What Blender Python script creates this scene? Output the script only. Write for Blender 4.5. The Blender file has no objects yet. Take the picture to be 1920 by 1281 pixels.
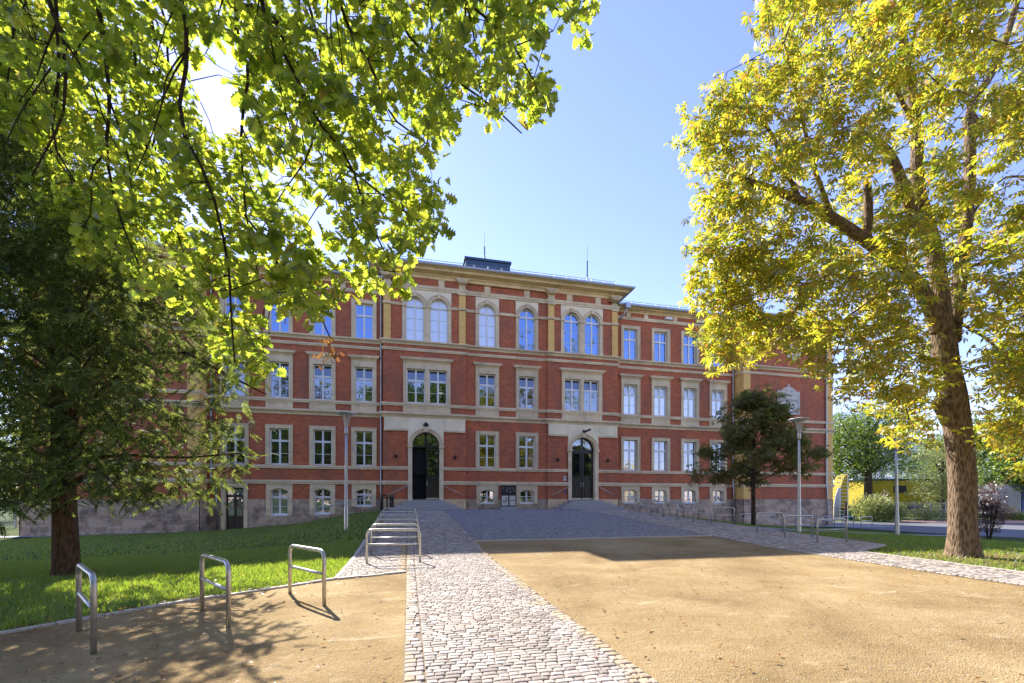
import bpy, math, random
import numpy as np
from mathutils import Vector, Matrix
R = math.radians
rng = np.random.default_rng(11)
random.seed(5)
scene = bpy.context.scene
col = scene.collection

# ------------------------------------------------------------------ camera, sky, sun, exposure
FOC = 830.0                                   # focal length in pixels of the 1920 wide photograph
TH = math.atan(FOC / 3551.0); CT, ST = math.cos(TH), math.sin(TH)
EYE = 0.70
cam_d = bpy.data.cameras.new("camera"); cam = bpy.data.objects.new("camera", cam_d); col.objects.link(cam)
cam.location = (0, 0, EYE)
cam.rotation_euler = (R(90), 0, -TH)
cam_d.sensor_width = 36.0; cam_d.lens = 36.0 * FOC / 1920.0
cam_d.shift_x = 0.0; cam_d.shift_y = (937 - 640.5) / 1920.0
cam_d.clip_start = 0.05; cam_d.clip_end = 2500
scene.camera = cam

SUN_AZ = R(-21.0)        # from +Y towards +X
SUN_EL = R(39.3)
w = bpy.data.worlds.new("World"); scene.world = w; w.use_nodes = True
nt = w.node_tree; nt.nodes.clear()
sky = nt.nodes.new("ShaderNodeTexSky"); sky.sky_type = 'NISHITA'; sky.sun_disc = False
sky.sun_elevation = SUN_EL; sky.sun_rotation = SUN_AZ
sky.altitude = 300; sky.air_density = 1.05; sky.dust_density = 0.1; sky.ozone_density = 3.0
bg = nt.nodes.new("ShaderNodeBackground"); bg.inputs[1].default_value = 0.13
wo = nt.nodes.new("ShaderNodeOutputWorld")
tintn = nt.nodes.new("ShaderNodeVectorMath"); tintn.operation = 'MULTIPLY'; tintn.inputs[1].default_value = (1.04, 0.86, 1.05)
nt.links.new(sky.outputs[0], tintn.inputs[0]); nt.links.new(tintn.outputs[0], bg.inputs[0]); nt.links.new(bg.outputs[0], wo.inputs[0])
sl = bpy.data.lights.new("sun", 'SUN'); sl.energy = 4.5; sl.angle = R(0.5); sl.color = (1.0, 0.94, 0.84)
so = bpy.data.objects.new("sun", sl); col.objects.link(so)
SDIR = Vector((math.sin(SUN_AZ) * math.cos(SUN_EL), math.cos(SUN_AZ) * math.cos(SUN_EL), math.sin(SUN_EL)))
so.rotation_euler = SDIR.to_track_quat('Z', 'Y').to_euler(); so.location = (-20, 60, 60)
scene.view_settings.view_transform = 'Standard'; scene.view_settings.look = 'None'
scene.view_settings.gamma = 1.0; scene.view_settings.exposure = 1.44
scene.cycles.max_bounces = 8; scene.cycles.diffuse_bounces = 4; scene.cycles.transmission_bounces = 6
scene.cycles.transparent_max_bounces = 8; scene.cycles.sample_clamp_indirect = 6.0

def W(x, y, Z):
    """measured sight line of the photograph -> world point at distance Z"""
    u = (x - 960) / FOC
    return Vector(((CT * u + ST) * Z, (CT - ST * u) * Z, EYE - (y - 937) / FOC * Z))

# ------------------------------------------------------------------ terrain height
GX = np.array([-60, -30, -20, -12, -7, -3.5, -1.5, 0, 14.5, 16, 18, 22, 27, 36, 60, 90])
GY = np.array([-40, 0, 7, 12, 15, 18.5, 25, 28.5, 32.4, 60, 120])
GZ = np.array([
 [-1.0, -1.0, -1.0, -1.0, -.97, -.95, -.95, -.95, -.95, -.95, -.95, -.97, -1.0, -1.1, -1.2, -1.2],
 [-1.0, -1.0, -1.0, -1.0, -.97, -.94, -.94, -.94, -.94, -.94, -.94, -.96, -1.0, -1.1, -1.3, -1.3],
 [-1.05, -1.0, -1.0, -1.0, -.97, -.94, -.93, -.93, -.93, -.93, -.93, -.95, -1.0, -1.2, -1.4, -1.4],
 [-1.2, -1.15, -1.1, -1.05, -1.0, -.92, -.86, -.85, -.85, -.86, -.88, -.95, -1.1, -1.35, -1.45, -1.45],
 [-1.25, -1.2, -1.18, -1.1, -1.0, -.84, -.71, -.69, -.69, -.72, -.78, -.95, -1.15, -1.42, -1.5, -1.5],
 [-1.3, -1.25, -1.25, -1.15, -1.0, -.7, -.5, -.46, -.48, -.55, -.7, -.95, -1.2, -1.5, -1.55, -1.55],
 [-1.35, -1.35, -1.35, -1.2, -.95, -.45, -.18, -.14, -.15, -.25, -.5, -.95, -1.3, -1.52, -1.55, -1.55],
 [-1.4, -1.38, -1.38, -1.22, -.9, -.28, -.05, -.03, -.03, -.2, -.5, -.95, -1.32, -1.53, -1.55, -1.55],
 [-1.4, -1.4, -1.41, -1.24, -.88, -.15, 0, 0, 0, -.2, -.5, -1.0, -1.33, -1.54, -1.55, -1.55],
 [-1.4, -1.4, -1.4, -1.3, -1.1, -.9, -.9, -.9, -.9, -.9, -.9, -1.1, -1.33, -1.54, -1.55, -1.55],
 [-1.5] * 16])
def hz(X, Y):
    X = np.asarray(X, float); Y = np.asarray(Y, float)
    i = np.clip(np.searchsorted(GX, X) - 1, 0, len(GX) - 2); j = np.clip(np.searchsorted(GY, Y) - 1, 0, len(GY) - 2)
    a = np.clip((X - GX[i]) / (GX[i + 1] - GX[i]), 0, 1); b = np.clip((Y - GY[j]) / (GY[j + 1] - GY[j]), 0, 1)
    return (GZ[j, i] * (1 - a) * (1 - b) + GZ[j, i + 1] * a * (1 - b) + GZ[j + 1, i] * (1 - a) * b + GZ[j + 1, i + 1] * a * b)
def h1(x, y): return float(hz(x, y))

# ------------------------------------------------------------------ object helpers
def tag(o, label=None, cat=None, group=None, kind=None):
    if label: o["label"] = label
    if cat: o["category"] = cat
    if group: o["group"] = group
    if kind: o["kind"] = kind
    return o
def empty(name, loc=(0, 0, 0), label=None, cat=None, group=None, rz=0):
    o = bpy.data.objects.new(name, None); col.objects.link(o); o.location = loc; o.rotation_euler = (0, 0, rz)
    o.empty_display_size = 0.3
    return tag(o, label, cat, group)
def link(name, me, parent=None, loc=(0, 0, 0)):
    o = bpy.data.objects.new(name, me); col.objects.link(o); o.location = loc
    if parent is not None: o.parent = parent
    return o
def copy_tree(o, parent=None):
    c = o.copy(); col.objects.link(c); c.parent = parent
    for ch in list(o.children): copy_tree(ch, c)
    return c
def fast_mesh(name, V, F, mats, smooth=False, mi=None):
    V = np.asarray(V, np.float32); F = np.asarray(F, np.int32)
    me = bpy.data.meshes.new(name); k = F.shape[1]
    me.vertices.add(len(V)); me.vertices.foreach_set('co', V.ravel())
    me.loops.add(F.size); me.loops.foreach_set('vertex_index', F.ravel())
    me.polygons.add(len(F)); me.polygons.foreach_set('loop_start', np.arange(0, F.size, k, dtype=np.int32))
    for m in (mats if isinstance(mats, (list, tuple)) else [mats]): me.materials.append(m)
    if mi is not None: me.polygons.foreach_set('material_index', np.asarray(mi, np.int32))
    me.update(calc_edges=True)
    if smooth: me.polygons.foreach_set('use_smooth', np.ones(len(F), bool))
    return me

class MB:
    def __init__(s): s.V = []; s.F = []; s.M = []
    def add(s, vs, fs, m=0):
        n = len(s.V); s.V += [tuple(v) for v in vs]
        for f in fs: s.F.append([n + i for i in f]); s.M.append(m)
    def box(s, x0, x1, y0, y1, z0, z1, m=0):
        s.add([(x0, y0, z0), (x1, y0, z0), (x1, y1, z0), (x0, y1, z0), (x0, y0, z1), (x1, y0, z1), (x1, y1, z1), (x0, y1, z1)],
              [(0, 3, 2, 1), (4, 5, 6, 7), (0, 1, 5, 4), (1, 2, 6, 5), (2, 3, 7, 6), (3, 0, 4, 7)], m)
    def quad(s, a, b, c, d, m=0): s.add([a, b, c, d], [(0, 1, 2, 3)], m)
    def prism_xz(s, pts, y0, y1, m=0):
        """outline in x,z (counter clockwise seen from -Y), extruded from y0 (front) to y1"""
        n = len(pts)
        s.add([(p[0], y0, p[1]) for p in pts] + [(p[0], y1, p[1]) for p in pts],
              [tuple(range(n)), tuple(range(2 * n - 1, n - 1, -1))] + [(i, i + n, (i + 1) % n + n, (i + 1) % n) for i in range(n)], m)
    def tube(s, pts, rad, n=8, m=0, cap=True):
        pts = [Vector(p) for p in pts]; N = len(pts)
        if not hasattr(rad, '__len__'): rad = [rad] * N
        t0 = (pts[1] - pts[0]).normalized(); a = t0.orthogonal().normalized(); vs = []
        for i in range(N):
            t = (pts[min(i + 1, N - 1)] - pts[max(i - 1, 0)]).normalized()
            a = (a - t * a.dot(t)); a = a.normalized() if a.length > 1e-6 else t.orthogonal().normalized()
            b = t.cross(a)
            for k in range(n):
                an = 2 * math.pi * k / n; vs.append(pts[i] + (a * math.cos(an) + b * math.sin(an)) * rad[i])
        fs = []
        for i in range(N - 1):
            for k in range(n):
                k2 = (k + 1) % n; fs.append((i * n + k, i * n + k2, (i + 1) * n + k2, (i + 1) * n + k))
        if cap: fs.append(tuple(range(n - 1, -1, -1))); fs.append(tuple((N - 1) * n + k for k in range(n)))
        s.add(vs, fs, m)
    def lathe(s, prof, n=20, c=(0, 0), m=0):
        vs = []; fs = []; N = len(prof)
        for r, z in prof:
            for k in range(n): a = 2 * math.pi * k / n; vs.append((c[0] + r * math.cos(a), c[1] + r * math.sin(a), z))
        for i in range(N - 1):
            for k in range(n): k2 = (k + 1) % n; fs.append((i * n + k, i * n + k2, (i + 1) * n + k2, (i + 1) * n + k))
        s.add(vs, fs, m)
    def sweep(s, path, prof, m=0):
        """closed profile [(out,z)..] carried along an x,y path; out is to the right of travel"""
        P = [Vector((p[0], p[1])) for p in path]; N = len(P); k = len(prof); vs = []
        for i in range(N):
            d0 = (P[i] - P[i - 1]).normalized() if i > 0 else None
            d1 = (P[i + 1] - P[i]).normalized() if i < N - 1 else None
            if d0 is None: d0 = d1
            if d1 is None: d1 = d0
            n0 = Vector((d0.y, -d0.x)); n1 = Vector((d1.y, -d1.x)); b = n0 + n1
            b = b / max(0.3, b.dot(n0)) if b.length > 1e-6 else n0
            for o, z in prof: vs.append((P[i].x + b.x * o, P[i].y + b.y * o, z))
        fs = [(i * k + j, i * k + (j + 1) % k, (i + 1) * k + (j + 1) % k, (i + 1) * k + j) for i in range(N - 1) for j in range(k)]
        fs.append(tuple(range(k - 1, -1, -1))); fs.append(tuple((N - 1) * k + j for j in range(k)))
        s.add(vs, fs, m)
    def mesh(s, name, mats, smooth=False):
        me = bpy.data.meshes.new(name); me.from_pydata([tuple(v) for v in s.V], [], s.F)
        for mm in (mats if isinstance(mats, (list, tuple)) else [mats]): me.materials.append(mm)
        me.polygons.foreach_set('material_index', s.M)
        if smooth: me.polygons.foreach_set('use_smooth', [True] * len(s.F))
        me.update(); return me
    def build(s, name, mats, parent=None, loc=(0, 0, 0), smooth=False):
        return link(name, s.mesh(name, mats, smooth), parent, loc)

# ------------------------------------------------------------------ materials
def mat(name):
    m = bpy.data.materials.new(name); m.use_nodes = True; n = m.node_tree; n.nodes.clear()
    o = n.nodes.new("ShaderNodeOutputMaterial"); p = n.nodes.new("ShaderNodeBsdfPrincipled")
    n.links.new(p.outputs[0], o.inputs[0]); return m, n, p, o
def N(nt, t, **kw):
    n = nt.nodes.new("ShaderNode" + t)
    for k, v in kw.items():
        if hasattr(n, k): setattr(n, k, v)
        else: n.inputs[k].default_value = v
    return n
def ramp(nt, src, stops, interp='LINEAR'):
    r = nt.nodes.new("ShaderNodeValToRGB"); r.color_ramp.interpolation = interp; e = r.color_ramp.elements
    while len(e) < len(stops): e.new(0.5)
    for i, (p, c) in enumerate(stops): e[i].position = p; e[i].color = (*c, 1)
    nt.links.new(src, r.inputs[0]); return r.outputs[0]
def mix(nt, fac, a, b, mode='MIX'):
    m = nt.nodes.new("ShaderNodeMix"); m.data_type = 'RGBA'; m.blend_type = mode
    for s, v in ((m.inputs[0], fac), (m.inputs[6], a), (m.inputs[7], b)):
        if isinstance(v, (int, float)): s.default_value = v
        elif isinstance(v, tuple): s.default_value = (*v, 1)
        else: nt.links.new(v, s)
    return m.outputs[2]
def noise(nt, scale, detail=4, rough=0.55, vec=None, dist=0.0):
    n = nt.nodes.new("ShaderNodeTexNoise"); n.inputs['Scale'].default_value = scale; n.inputs['Detail'].default_value = detail
    n.inputs['Roughness'].default_value = rough; n.inputs['Distortion'].default_value = dist
    if vec is not None: nt.links.new(vec, n.inputs['Vector'])
    return n.outputs[0]
def pos(nt, sx=1, sy=1, sz=1):
    g = nt.nodes.new("ShaderNodeNewGeometry")
    if (sx, sy, sz) == (1, 1, 1): return g.outputs['Position']
    v = nt.nodes.new("ShaderNodeVectorMath"); v.operation = 'MULTIPLY'; v.inputs[1].default_value = (sx, sy, sz)
    nt.links.new(g.outputs['Position'], v.inputs[0]); return v.outputs[0]
def objc(nt, sx=1, sy=1, sz=1):
    g = nt.nodes.new("ShaderNodeTexCoord")
    v = nt.nodes.new("ShaderNodeVectorMath"); v.operation = 'MULTIPLY'; v.inputs[1].default_value = (sx, sy, sz)
    nt.links.new(g.outputs['Object'], v.inputs[0]); return v.outputs[0]
def island(nt): return nt.nodes.new("ShaderNodeNewGeometry").outputs['Random Per Island']
def bump(nt, p, src, strength, dist=0.02):
    b = nt.nodes.new("ShaderNodeBump"); b.inputs['Strength'].default_value = strength; b.inputs['Distance'].default_value = dist
    nt.links.new(src, b.inputs['Height']); nt.links.new(b.outputs[0], p.inputs['Normal'])
def math_(nt, op, a, b=None, c=None):
    m = nt.nodes.new("ShaderNodeMath"); m.operation = op
    for i, v in enumerate((a, b, c)):
        if v is None: continue
        if isinstance(v, (int, float)): m.inputs[i].default_value = v
        else: nt.links.new(v, m.inputs[i])
    return m.outputs[0]

def simple(name, c, rough=0.6, metal=0.0, var=0.0, vs=6.0, bs=0.0, spec=0.5):
    m, n, p, o = mat(name); p.inputs['Roughness'].default_value = rough; p.inputs['Metallic'].default_value = metal
    p.inputs['Specular IOR Level'].default_value = spec
    if var > 0:
        f = noise(n, vs, 6, 0.6, pos(n))
        n.links.new(ramp(n, f, [(0.3, tuple(x * (1 - var) for x in c)), (0.7, tuple(min(1, x * (1 + var)) for x in c))]), p.inputs['Base Color'])
        if bs: bump(n, p, noise(n, vs * 6, 4, 0.6, pos(n)), bs, 0.01)
    else: p.inputs['Base Color'].default_value = (*c, 1)
    return m

def brick_mat(name, c1, c2, cm, bw=0.25, bh=0.077, ms=0.009, stain=(0.16, 0.10, 0.08), sa=0.35):
    m, n, p, o = mat(name); P = pos(n)
    sx = n.nodes.new("ShaderNodeSeparateXYZ"); n.links.new(P, sx.inputs[0])
    a = math_(n, 'ADD', sx.outputs[0], sx.outputs[1]); cx = n.nodes.new("ShaderNodeCombineXYZ")
    n.links.new(a, cx.inputs[0]); n.links.new(sx.outputs[2], cx.inputs[1])
    b = N(n, "TexBrick"); b.offset = 0.5; b.inputs['Scale'].default_value = 1.0
    b.inputs['Brick Width'].default_value = bw; b.inputs['Row Height'].default_value = bh; b.inputs['Mortar Size'].default_value = ms
    b.inputs['Mortar Smooth'].default_value = 0.2; b.inputs['Bias'].default_value = 0.0
    b.inputs['Color1'].default_value = (*c1, 1); b.inputs['Color2'].default_value = (*c2, 1); b.inputs['Mortar'].default_value = (*cm, 1)
    n.links.new(cx.outputs[0], b.inputs[0])
    st = ramp(n, noise(n, 0.6, 8, 0.66, pos(n, 1.3, 1.3, 0.45)), [(0.42, (0, 0, 0)), (0.72, (1, 1, 1))])
    fa = math_(n, 'MULTIPLY', st, sa)
    c = mix(n, fa, b.outputs[0], stain)
    pale = ramp(n, noise(n, 1.6, 6, 0.7, P), [(0.55, (0, 0, 0)), (0.8, (1, 1, 1))])
    c = mix(n, math_(n, 'MULTIPLY', pale, 0.22), c, tuple(min(1, x * 1.5 + 0.04) for x in c1))
    n.links.new(c, p.inputs['Base Color']); p.inputs['Roughness'].default_value = 0.85
    bump(n, p, math_(n, 'SUBTRACT', 1.0, b.outputs[1]), 0.5, 0.008)
    return m
M = {}
M['brick'] = brick_mat("red_brick", (0.62, 0.135, 0.040), (0.37, 0.070, 0.023), (0.46, 0.25, 0.14), sa=0.6)
M['ybrick'] = brick_mat("yellow_brick", (0.96, 0.60, 0.17), (0.86, 0.49, 0.12), (0.70, 0.48, 0.22), sa=0.12, stain=(0.3, 0.22, 0.12))
def stone_mat(name, c, dark, amt=0.6, scale=1.5, blocks=None):
    m, n, p, o = mat(name); P = pos(n)
    f = noise(n, scale, 8, 0.62, P)
    cc = ramp(n, f, [(0.3, tuple(x * 0.86 for x in c)), (0.65, tuple(min(1, x * 1.08) for x in c))])
    st = ramp(n, noise(n, scale * 0.7, 9, 0.7, pos(n, 1, 1, 2.2)), [(0.5, (0, 0, 0)), (0.75, (1, 1, 1))])
    cc = mix(n, math_(n, 'MULTIPLY', st, amt), cc, dark)
    if blocks:
        sx = n.nodes.new("ShaderNodeSeparateXYZ"); n.links.new(P, sx.inputs[0])
        a = math_(n, 'ADD', sx.outputs[0], sx.outputs[1]); cx = n.nodes.new("ShaderNodeCombineXYZ")
        n.links.new(a, cx.inputs[0]); n.links.new(sx.outputs[2], cx.inputs[1])
        b = N(n, "TexBrick"); b.inputs['Scale'].default_value = 1.0
        b.inputs['Brick Width'].default_value = blocks; b.inputs['Row Height'].default_value = 20; b.inputs['Mortar Size'].default_value = 0.006
        b.inputs['Color1'].default_value = (1, 1, 1, 1); b.inputs['Color2'].default_value = (0.8, 0.8, 0.8, 1); b.inputs['Mortar'].default_value = (0.45, 0.42, 0.4, 1)
        n.links.new(cx.outputs[0], b.inputs[0]); cc = mix(n, 1.0, cc, b.outputs[0], 'MULTIPLY')
    n.links.new(cc, p.inputs['Base Color']); p.inputs['Roughness'].default_value = 0.8
    bump(n, p, noise(n, 30, 5, 0.6, P), 0.25, 0.01)
    return m
M['stone'] = stone_mat("sandstone", (0.84, 0.67, 0.42), (0.40, 0.29, 0.16), 0.5, 1.2, blocks=1.35)
M['cornice'] = stone_mat("cornice_stone", (0.88, 0.66, 0.35), (0.30, 0.19, 0.09), 0.6, 0.9, blocks=1.6)
M['pale'] = stone_mat("pale_painted_stone", (0.92, 0.79, 0.54), (0.66, 0.54, 0.35), 0.25, 0.8)
M['ashlar'] = stone_mat("beige_base_stone", (0.72, 0.53, 0.30), (0.2, 0.16, 0.12), 0.5, 1.3)
def base_mat():
    m, n, p, o = mat("rubble_base_stone"); P = pos(n)
    sx = n.nodes.new("ShaderNodeSeparateXYZ"); n.links.new(P, sx.inputs[0])
    a = math_(n, 'ADD', sx.outputs[0], sx.outputs[1]); cx = n.nodes.new("ShaderNodeCombineXYZ")
    n.links.new(a, cx.inputs[0]); n.links.new(sx.outputs[2], cx.inputs[1])
    # distorted coords for the rubble part
    nz = n.nodes.new("ShaderNodeTexNoise"); nz.inputs['Scale'].default_value = 1.6; n.links.new(cx.outputs[0], nz.inputs['Vector'])
    va = n.nodes.new("ShaderNodeVectorMath"); va.operation = 'MULTIPLY_ADD'; va.inputs[1].default_value = (0.5, 0.35, 0)
    n.links.new(nz.outputs[1], va.inputs[0]); n.links.new(cx.outputs[0], va.inputs[2])
    b = N(n, "TexBrick"); b.inputs['Scale'].default_value = 1.0; b.inputs['Brick Width'].default_value = 0.8; b.inputs['Row Height'].default_value = 0.36
    b.inputs['Mortar Size'].default_value = 0.02; b.squash = 0.7; b.squash_frequency = 3
    b.inputs['Color1'].default_value = (0.58, 0.42, 0.27, 1); b.inputs['Color2'].default_value = (0.34, 0.24, 0.17, 1); b.inputs['Mortar'].default_value = (0.50, 0.43, 0.36, 1)
    n.links.new(va.outputs[0], b.inputs[0])
    b2 = N(n, "TexBrick"); b2.inputs['Scale'].default_value = 1.0; b2.inputs['Brick Width'].default_value = 1.0; b2.inputs['Row Height'].default_value = 30.0; b2.offset = 0
    b2.inputs['Mortar Size'].default_value = 0.012; b2.inputs['Color1'].default_value = (0.55, 0.42, 0.28, 1); b2.inputs['Color2'].default_value = (0.38, 0.29, 0.21, 1)
    b2.inputs['Mortar'].default_value = (0.66, 0.58, 0.48, 1); n.links.new(cx.outputs[0], b2.inputs[0])
    top = math_(n, 'GREATER_THAN', sx.outputs[2], 0.18)
    c = mix(n, top, b.outputs[0], b2.outputs[0])
    st = ramp(n, noise(n, 1.3, 9, 0.72, P), [(0.48, (0, 0, 0)), (0.60, (1, 1, 1))])
    c = mix(n, math_(n, 'MULTIPLY', st, 0.72), c, (0.13, 0.095, 0.075))
    st2 = ramp(n, noise(n, 2.3, 8, 0.7, pos(n, 1, 1.3, 0.8)), [(0.55, (0, 0, 0)), (0.72, (1, 1, 1))])
    c = mix(n, math_(n, 'MULTIPLY', st2, 0.5), c, (0.66, 0.50, 0.33))
    n.links.new(c, p.inputs['Base Color']); p.inputs['Roughness'].default_value = 0.85
    bump(n, p, noise(n, 9, 8, 0.65, P), 0.6, 0.05); return m
M['base'] = base_mat()
M['white'] = simple("white_window_paint", (0.80, 0.80, 0.79), 0.4)
M['slate'] = None
def slate():
    m, n, p, o = mat("slate_roof"); P = pos(n)
    b = N(n, "TexBrick"); b.inputs['Scale'].default_value = 1.0; b.inputs['Brick Width'].default_value = 0.3; b.inputs['Row Height'].default_value = 0.32
    b.inputs['Mortar Size'].default_value = 0.02; b.inputs['Color1'].default_value = (0.07, 0.08, 0.10, 1); b.inputs['Color2'].default_value = (0.11, 0.12, 0.145, 1); b.inputs['Mortar'].default_value = (0.02, 0.02, 0.025, 1)
    n.links.new(P, b.inputs[0]); n.links.new(b.outputs[0], p.inputs['Base Color']); p.inputs['Roughness'].default_value = 0.32
    bump(n, p, math_(n, 'SUBTRACT', 1.0, b.outputs[1]), 0.8, 0.02); return m
M['slate'] = slate()
M['roofmetal'] = simple("blue_grey_roof_metal", (0.055, 0.09, 0.13), 0.4, 0.5)
M['zinc'] = simple("zinc_gutter", (0.42, 0.44, 0.46), 0.4, 0.8, 0.15, 3)
M['steel'] = None
def steel():
    m, n, p, o = mat("galvanised_steel"); P = pos(n)
    c = ramp(n, noise(n, 14, 5, 0.6, P), [(0.3, (0.42, 0.42, 0.40)), (0.7, (0.62, 0.61, 0.58))])
    n.links.new(c, p.inputs['Base Color']); p.inputs['Metallic'].default_value = 0.85
    n.links.new(ramp(n, noise(n, 25, 4, 0.6, P), [(0.3, (0.28,) * 3), (0.7, (0.5,) * 3)]), p.inputs['Roughness']); return m
M['steel'] = steel()
M['dark'] = simple("dark_metal", (0.025, 0.027, 0.03), 0.45, 0.3)
M['door'] = simple("dark_door_paint", (0.022, 0.021, 0.017), 0.35, 0, 0.3, 3)
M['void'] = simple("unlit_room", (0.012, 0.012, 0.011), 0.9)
M['granite'] = simple("granite_steps", (0.36, 0.36, 0.36), 0.75, 0, 0.22, 30, 0.15)
def glass(name, inner, refl, tint=(0.92, 0.95, 1.0), fold=0.0):
    m, n, p, o = mat(name); n.nodes.remove(p)
    d = n.nodes.new("ShaderNodeBsdfDiffuse"); g = n.nodes.new("ShaderNodeBsdfGlossy"); g.inputs['Roughness'].default_value = 0.0
    g.inputs['Color'].default_value = (*tint, 1)
    if fold:
        wv = N(n, "TexWave"); wv.inputs['Scale'].default_value = 3.0; wv.inputs['Distortion'].default_value = 2.0; n.links.new(pos(n, 1, 1, 0.1), wv.inputs[0])
        n.links.new(mix(n, wv.outputs[1], tuple(x * (1 - fold) for x in inner), inner), d.inputs[0])
    else:
        n.links.new(ramp(n, noise(n, 1.2, 3, 0.5, pos(n)), [(0.4, tuple(x * 0.5 for x in inner)), (0.65, inner)]), d.inputs[0])
    bu = n.nodes.new("ShaderNodeBump"); bu.inputs['Strength'].default_value = 0.05; bu.inputs['Distance'].default_value = 0.1
    n.links.new(noise(n, 1.8, 2, 0.5, pos(n)), bu.inputs['Height']); n.links.new(bu.outputs[0], g.inputs['Normal'])
    lw = n.nodes.new("ShaderNodeFresnel"); lw.inputs[0].default_value = 1.5
    f = math_(n, 'ADD', lw.outputs[0], refl); mx = n.nodes.new("ShaderNodeMixShader")
    n.links.new(f, mx.inputs[0]); n.links.new(d.outputs[0], mx.inputs[1]); n.links.new(g.outputs[0], mx.inputs[2]); n.links.new(mx.outputs[0], o.inputs[0])
    return m
M['glass'] = glass("window_glass", (0.012, 0.015, 0.015), 0.22, (0.82, 0.9, 1.0))
M['glass_sky_tint'] = glass("window_glass_sky_tint", (0.012, 0.03, 0.075), 0.42, (0.42, 0.62, 1.0))  # deep blue of the reflected sky put into the tint and inner colour
M['glass_blind'] = glass("glass_over_white_blind", (0.74, 0.80, 0.86), 0.22, fold=0.12)
M['glass_cream'] = glass("glass_over_cream_blind", (0.78, 0.66, 0.40), 0.12, fold=0.06)
M['glass_frost'] = glass("glass_over_grey_film", (0.20, 0.23, 0.20), 0.12)
def bark(name, c1, c2, sc=1.0, st=0.9):
    m, n, p, o = mat(name); P = objc(n, 1 * sc, 1 * sc, 0.22 * sc)
    v = N(n, "TexVoronoi"); v.inputs['Scale'].default_value = 26; n.links.new(P, v.inputs[0])
    f = math_(n, 'ADD', math_(n, 'MULTIPLY', v.outputs[0], 0.7), math_(n, 'MULTIPLY', noise(n, 14, 9, 0.72, P), 0.85))
    n.links.new(ramp(n, f, [(0.45, c2), (0.95, c1)]), p.inputs['Base Color']); p.inputs['Roughness'].default_value = 0.95
    p.inputs['Specular IOR Level'].default_value = 0.15
    bump(n, p, f, st, 0.06); return m
M['bark'] = bark("chestnut_bark", (0.30, 0.215, 0.145), (0.06, 0.038, 0.024), 0.9)
M['bark_dark'] = bark("dark_bark", (0.10, 0.072, 0.05), (0.03, 0.02, 0.014), 1.1)
M['bark_yew'] = bark("yew_bark", (0.15, 0.09, 0.055), (0.045, 0.027, 0.018), 0.8)
M['twig'] = simple("oak_twig", (0.055, 0.04, 0.028), 0.9)
def leafmat(name, stops, tstops, trans=0.5, gloss=0.08, rough=0.45, patch=0.0, patchc=(0.5, 0.25, 0.03)):
    m, n, p, o = mat(name); n.nodes.remove(p); r = island(n)
    g = n.nodes.new("ShaderNodeNewGeometry")
    c = ramp(n, r, stops); t = ramp(n, r, tstops)
    if patch:
        f = ramp(n, noise(n, 0.55, 4, 0.6, pos(n)), [(0.5, (0, 0, 0)), (0.72, (1, 1, 1))])
        f2 = math_(n, 'MULTIPLY', f, patch); c = mix(n, f2, c, tuple(x * 0.5 for x in patchc)); t = mix(n, f2, t, patchc)
    d = n.nodes.new("ShaderNodeBsdfDiffuse"); tr = n.nodes.new("ShaderNodeBsdfTranslucent"); gl = n.nodes.new("ShaderNodeBsdfGlossy")
    gl.inputs['Roughness'].default_value = rough; gl.inputs['Color'].default_value = (0.9, 0.95, 1, 1)
    n.links.new(c, d.inputs[0]); n.links.new(t, tr.inputs[0])
    a = n.nodes.new("ShaderNodeMixShader"); a.inputs[0].default_value = trans
    n.links.new(d.outputs[0], a.inputs[1]); n.links.new(tr.outputs[0], a.inputs[2])
    b = n.nodes.new("ShaderNodeMixShader"); b.inputs[0].default_value = gloss
    n.links.new(a.outputs[0], b.inputs[1]); n.links.new(gl.outputs[0], b.inputs[2]); n.links.new(b.outputs[0], o.inputs[0])
    return m
M['oakleaf'] = leafmat("oak_leaf", [(0, (0.04, 0.07, 0.012)), (0.6, (0.07, 0.105, 0.018)), (1, (0.12, 0.14, 0.025))],
                       [(0, (0.26, 0.38, 0.03)), (0.5, (0.60, 0.72, 0.05)), (0.96, (0.90, 0.92, 0.09)), (1, (0.6, 0.4, 0.05))], 0.62, 0.06)
M['deadleaf'] = leafmat("brown_leaf", [(0, (0.20, 0.08, 0.03)), (1, (0.30, 0.14, 0.05))], [(0, (0.35, 0.14, 0.04)), (1, (0.5, 0.25, 0.08))], 0.35, 0.05)
M['chestleaf'] = leafmat("chestnut_leaf", [(0, (0.12, 0.17, 0.015)), (0.5, (0.23, 0.25, 0.02)), (0.9, (0.36, 0.30, 0.025)), (1, (0.24, 0.09, 0.02))],
                         [(0, (0.30, 0.46, 0.03)), (0.45, (0.68, 0.68, 0.04)), (0.85, (0.94, 0.78, 0.055)), (1, (0.75, 0.33, 0.05))], 0.58, 0.08, 0.42, 0.3, (0.85, 0.5, 0.04))
M['yewleaf'] = leafmat("yew_needles", [(0, (0.015, 0.03, 0.010)), (1, (0.05, 0.08, 0.024))], [(0, (0.12, 0.18, 0.03)), (1, (0.55, 0.62, 0.12))], 0.38, 0.025, 0.5)
M['smallleaf'] = leafmat("bronze_green_leaf", [(0, (0.08, 0.10, 0.025)), (0.7, (0.14, 0.135, 0.04)), (1, (0.20, 0.13, 0.05))], [(0, (0.26, 0.32, 0.05)), (1, (0.48, 0.42, 0.09))], 0.4, 0.03, 0.5)
M['bgleaf'] = leafmat("green_leaf", [(0, (0.025, 0.06, 0.012)), (1, (0.07, 0.12, 0.02))], [(0, (0.15, 0.28, 0.02)), (1, (0.40, 0.50, 0.05))], 0.42, 0.08)
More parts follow.
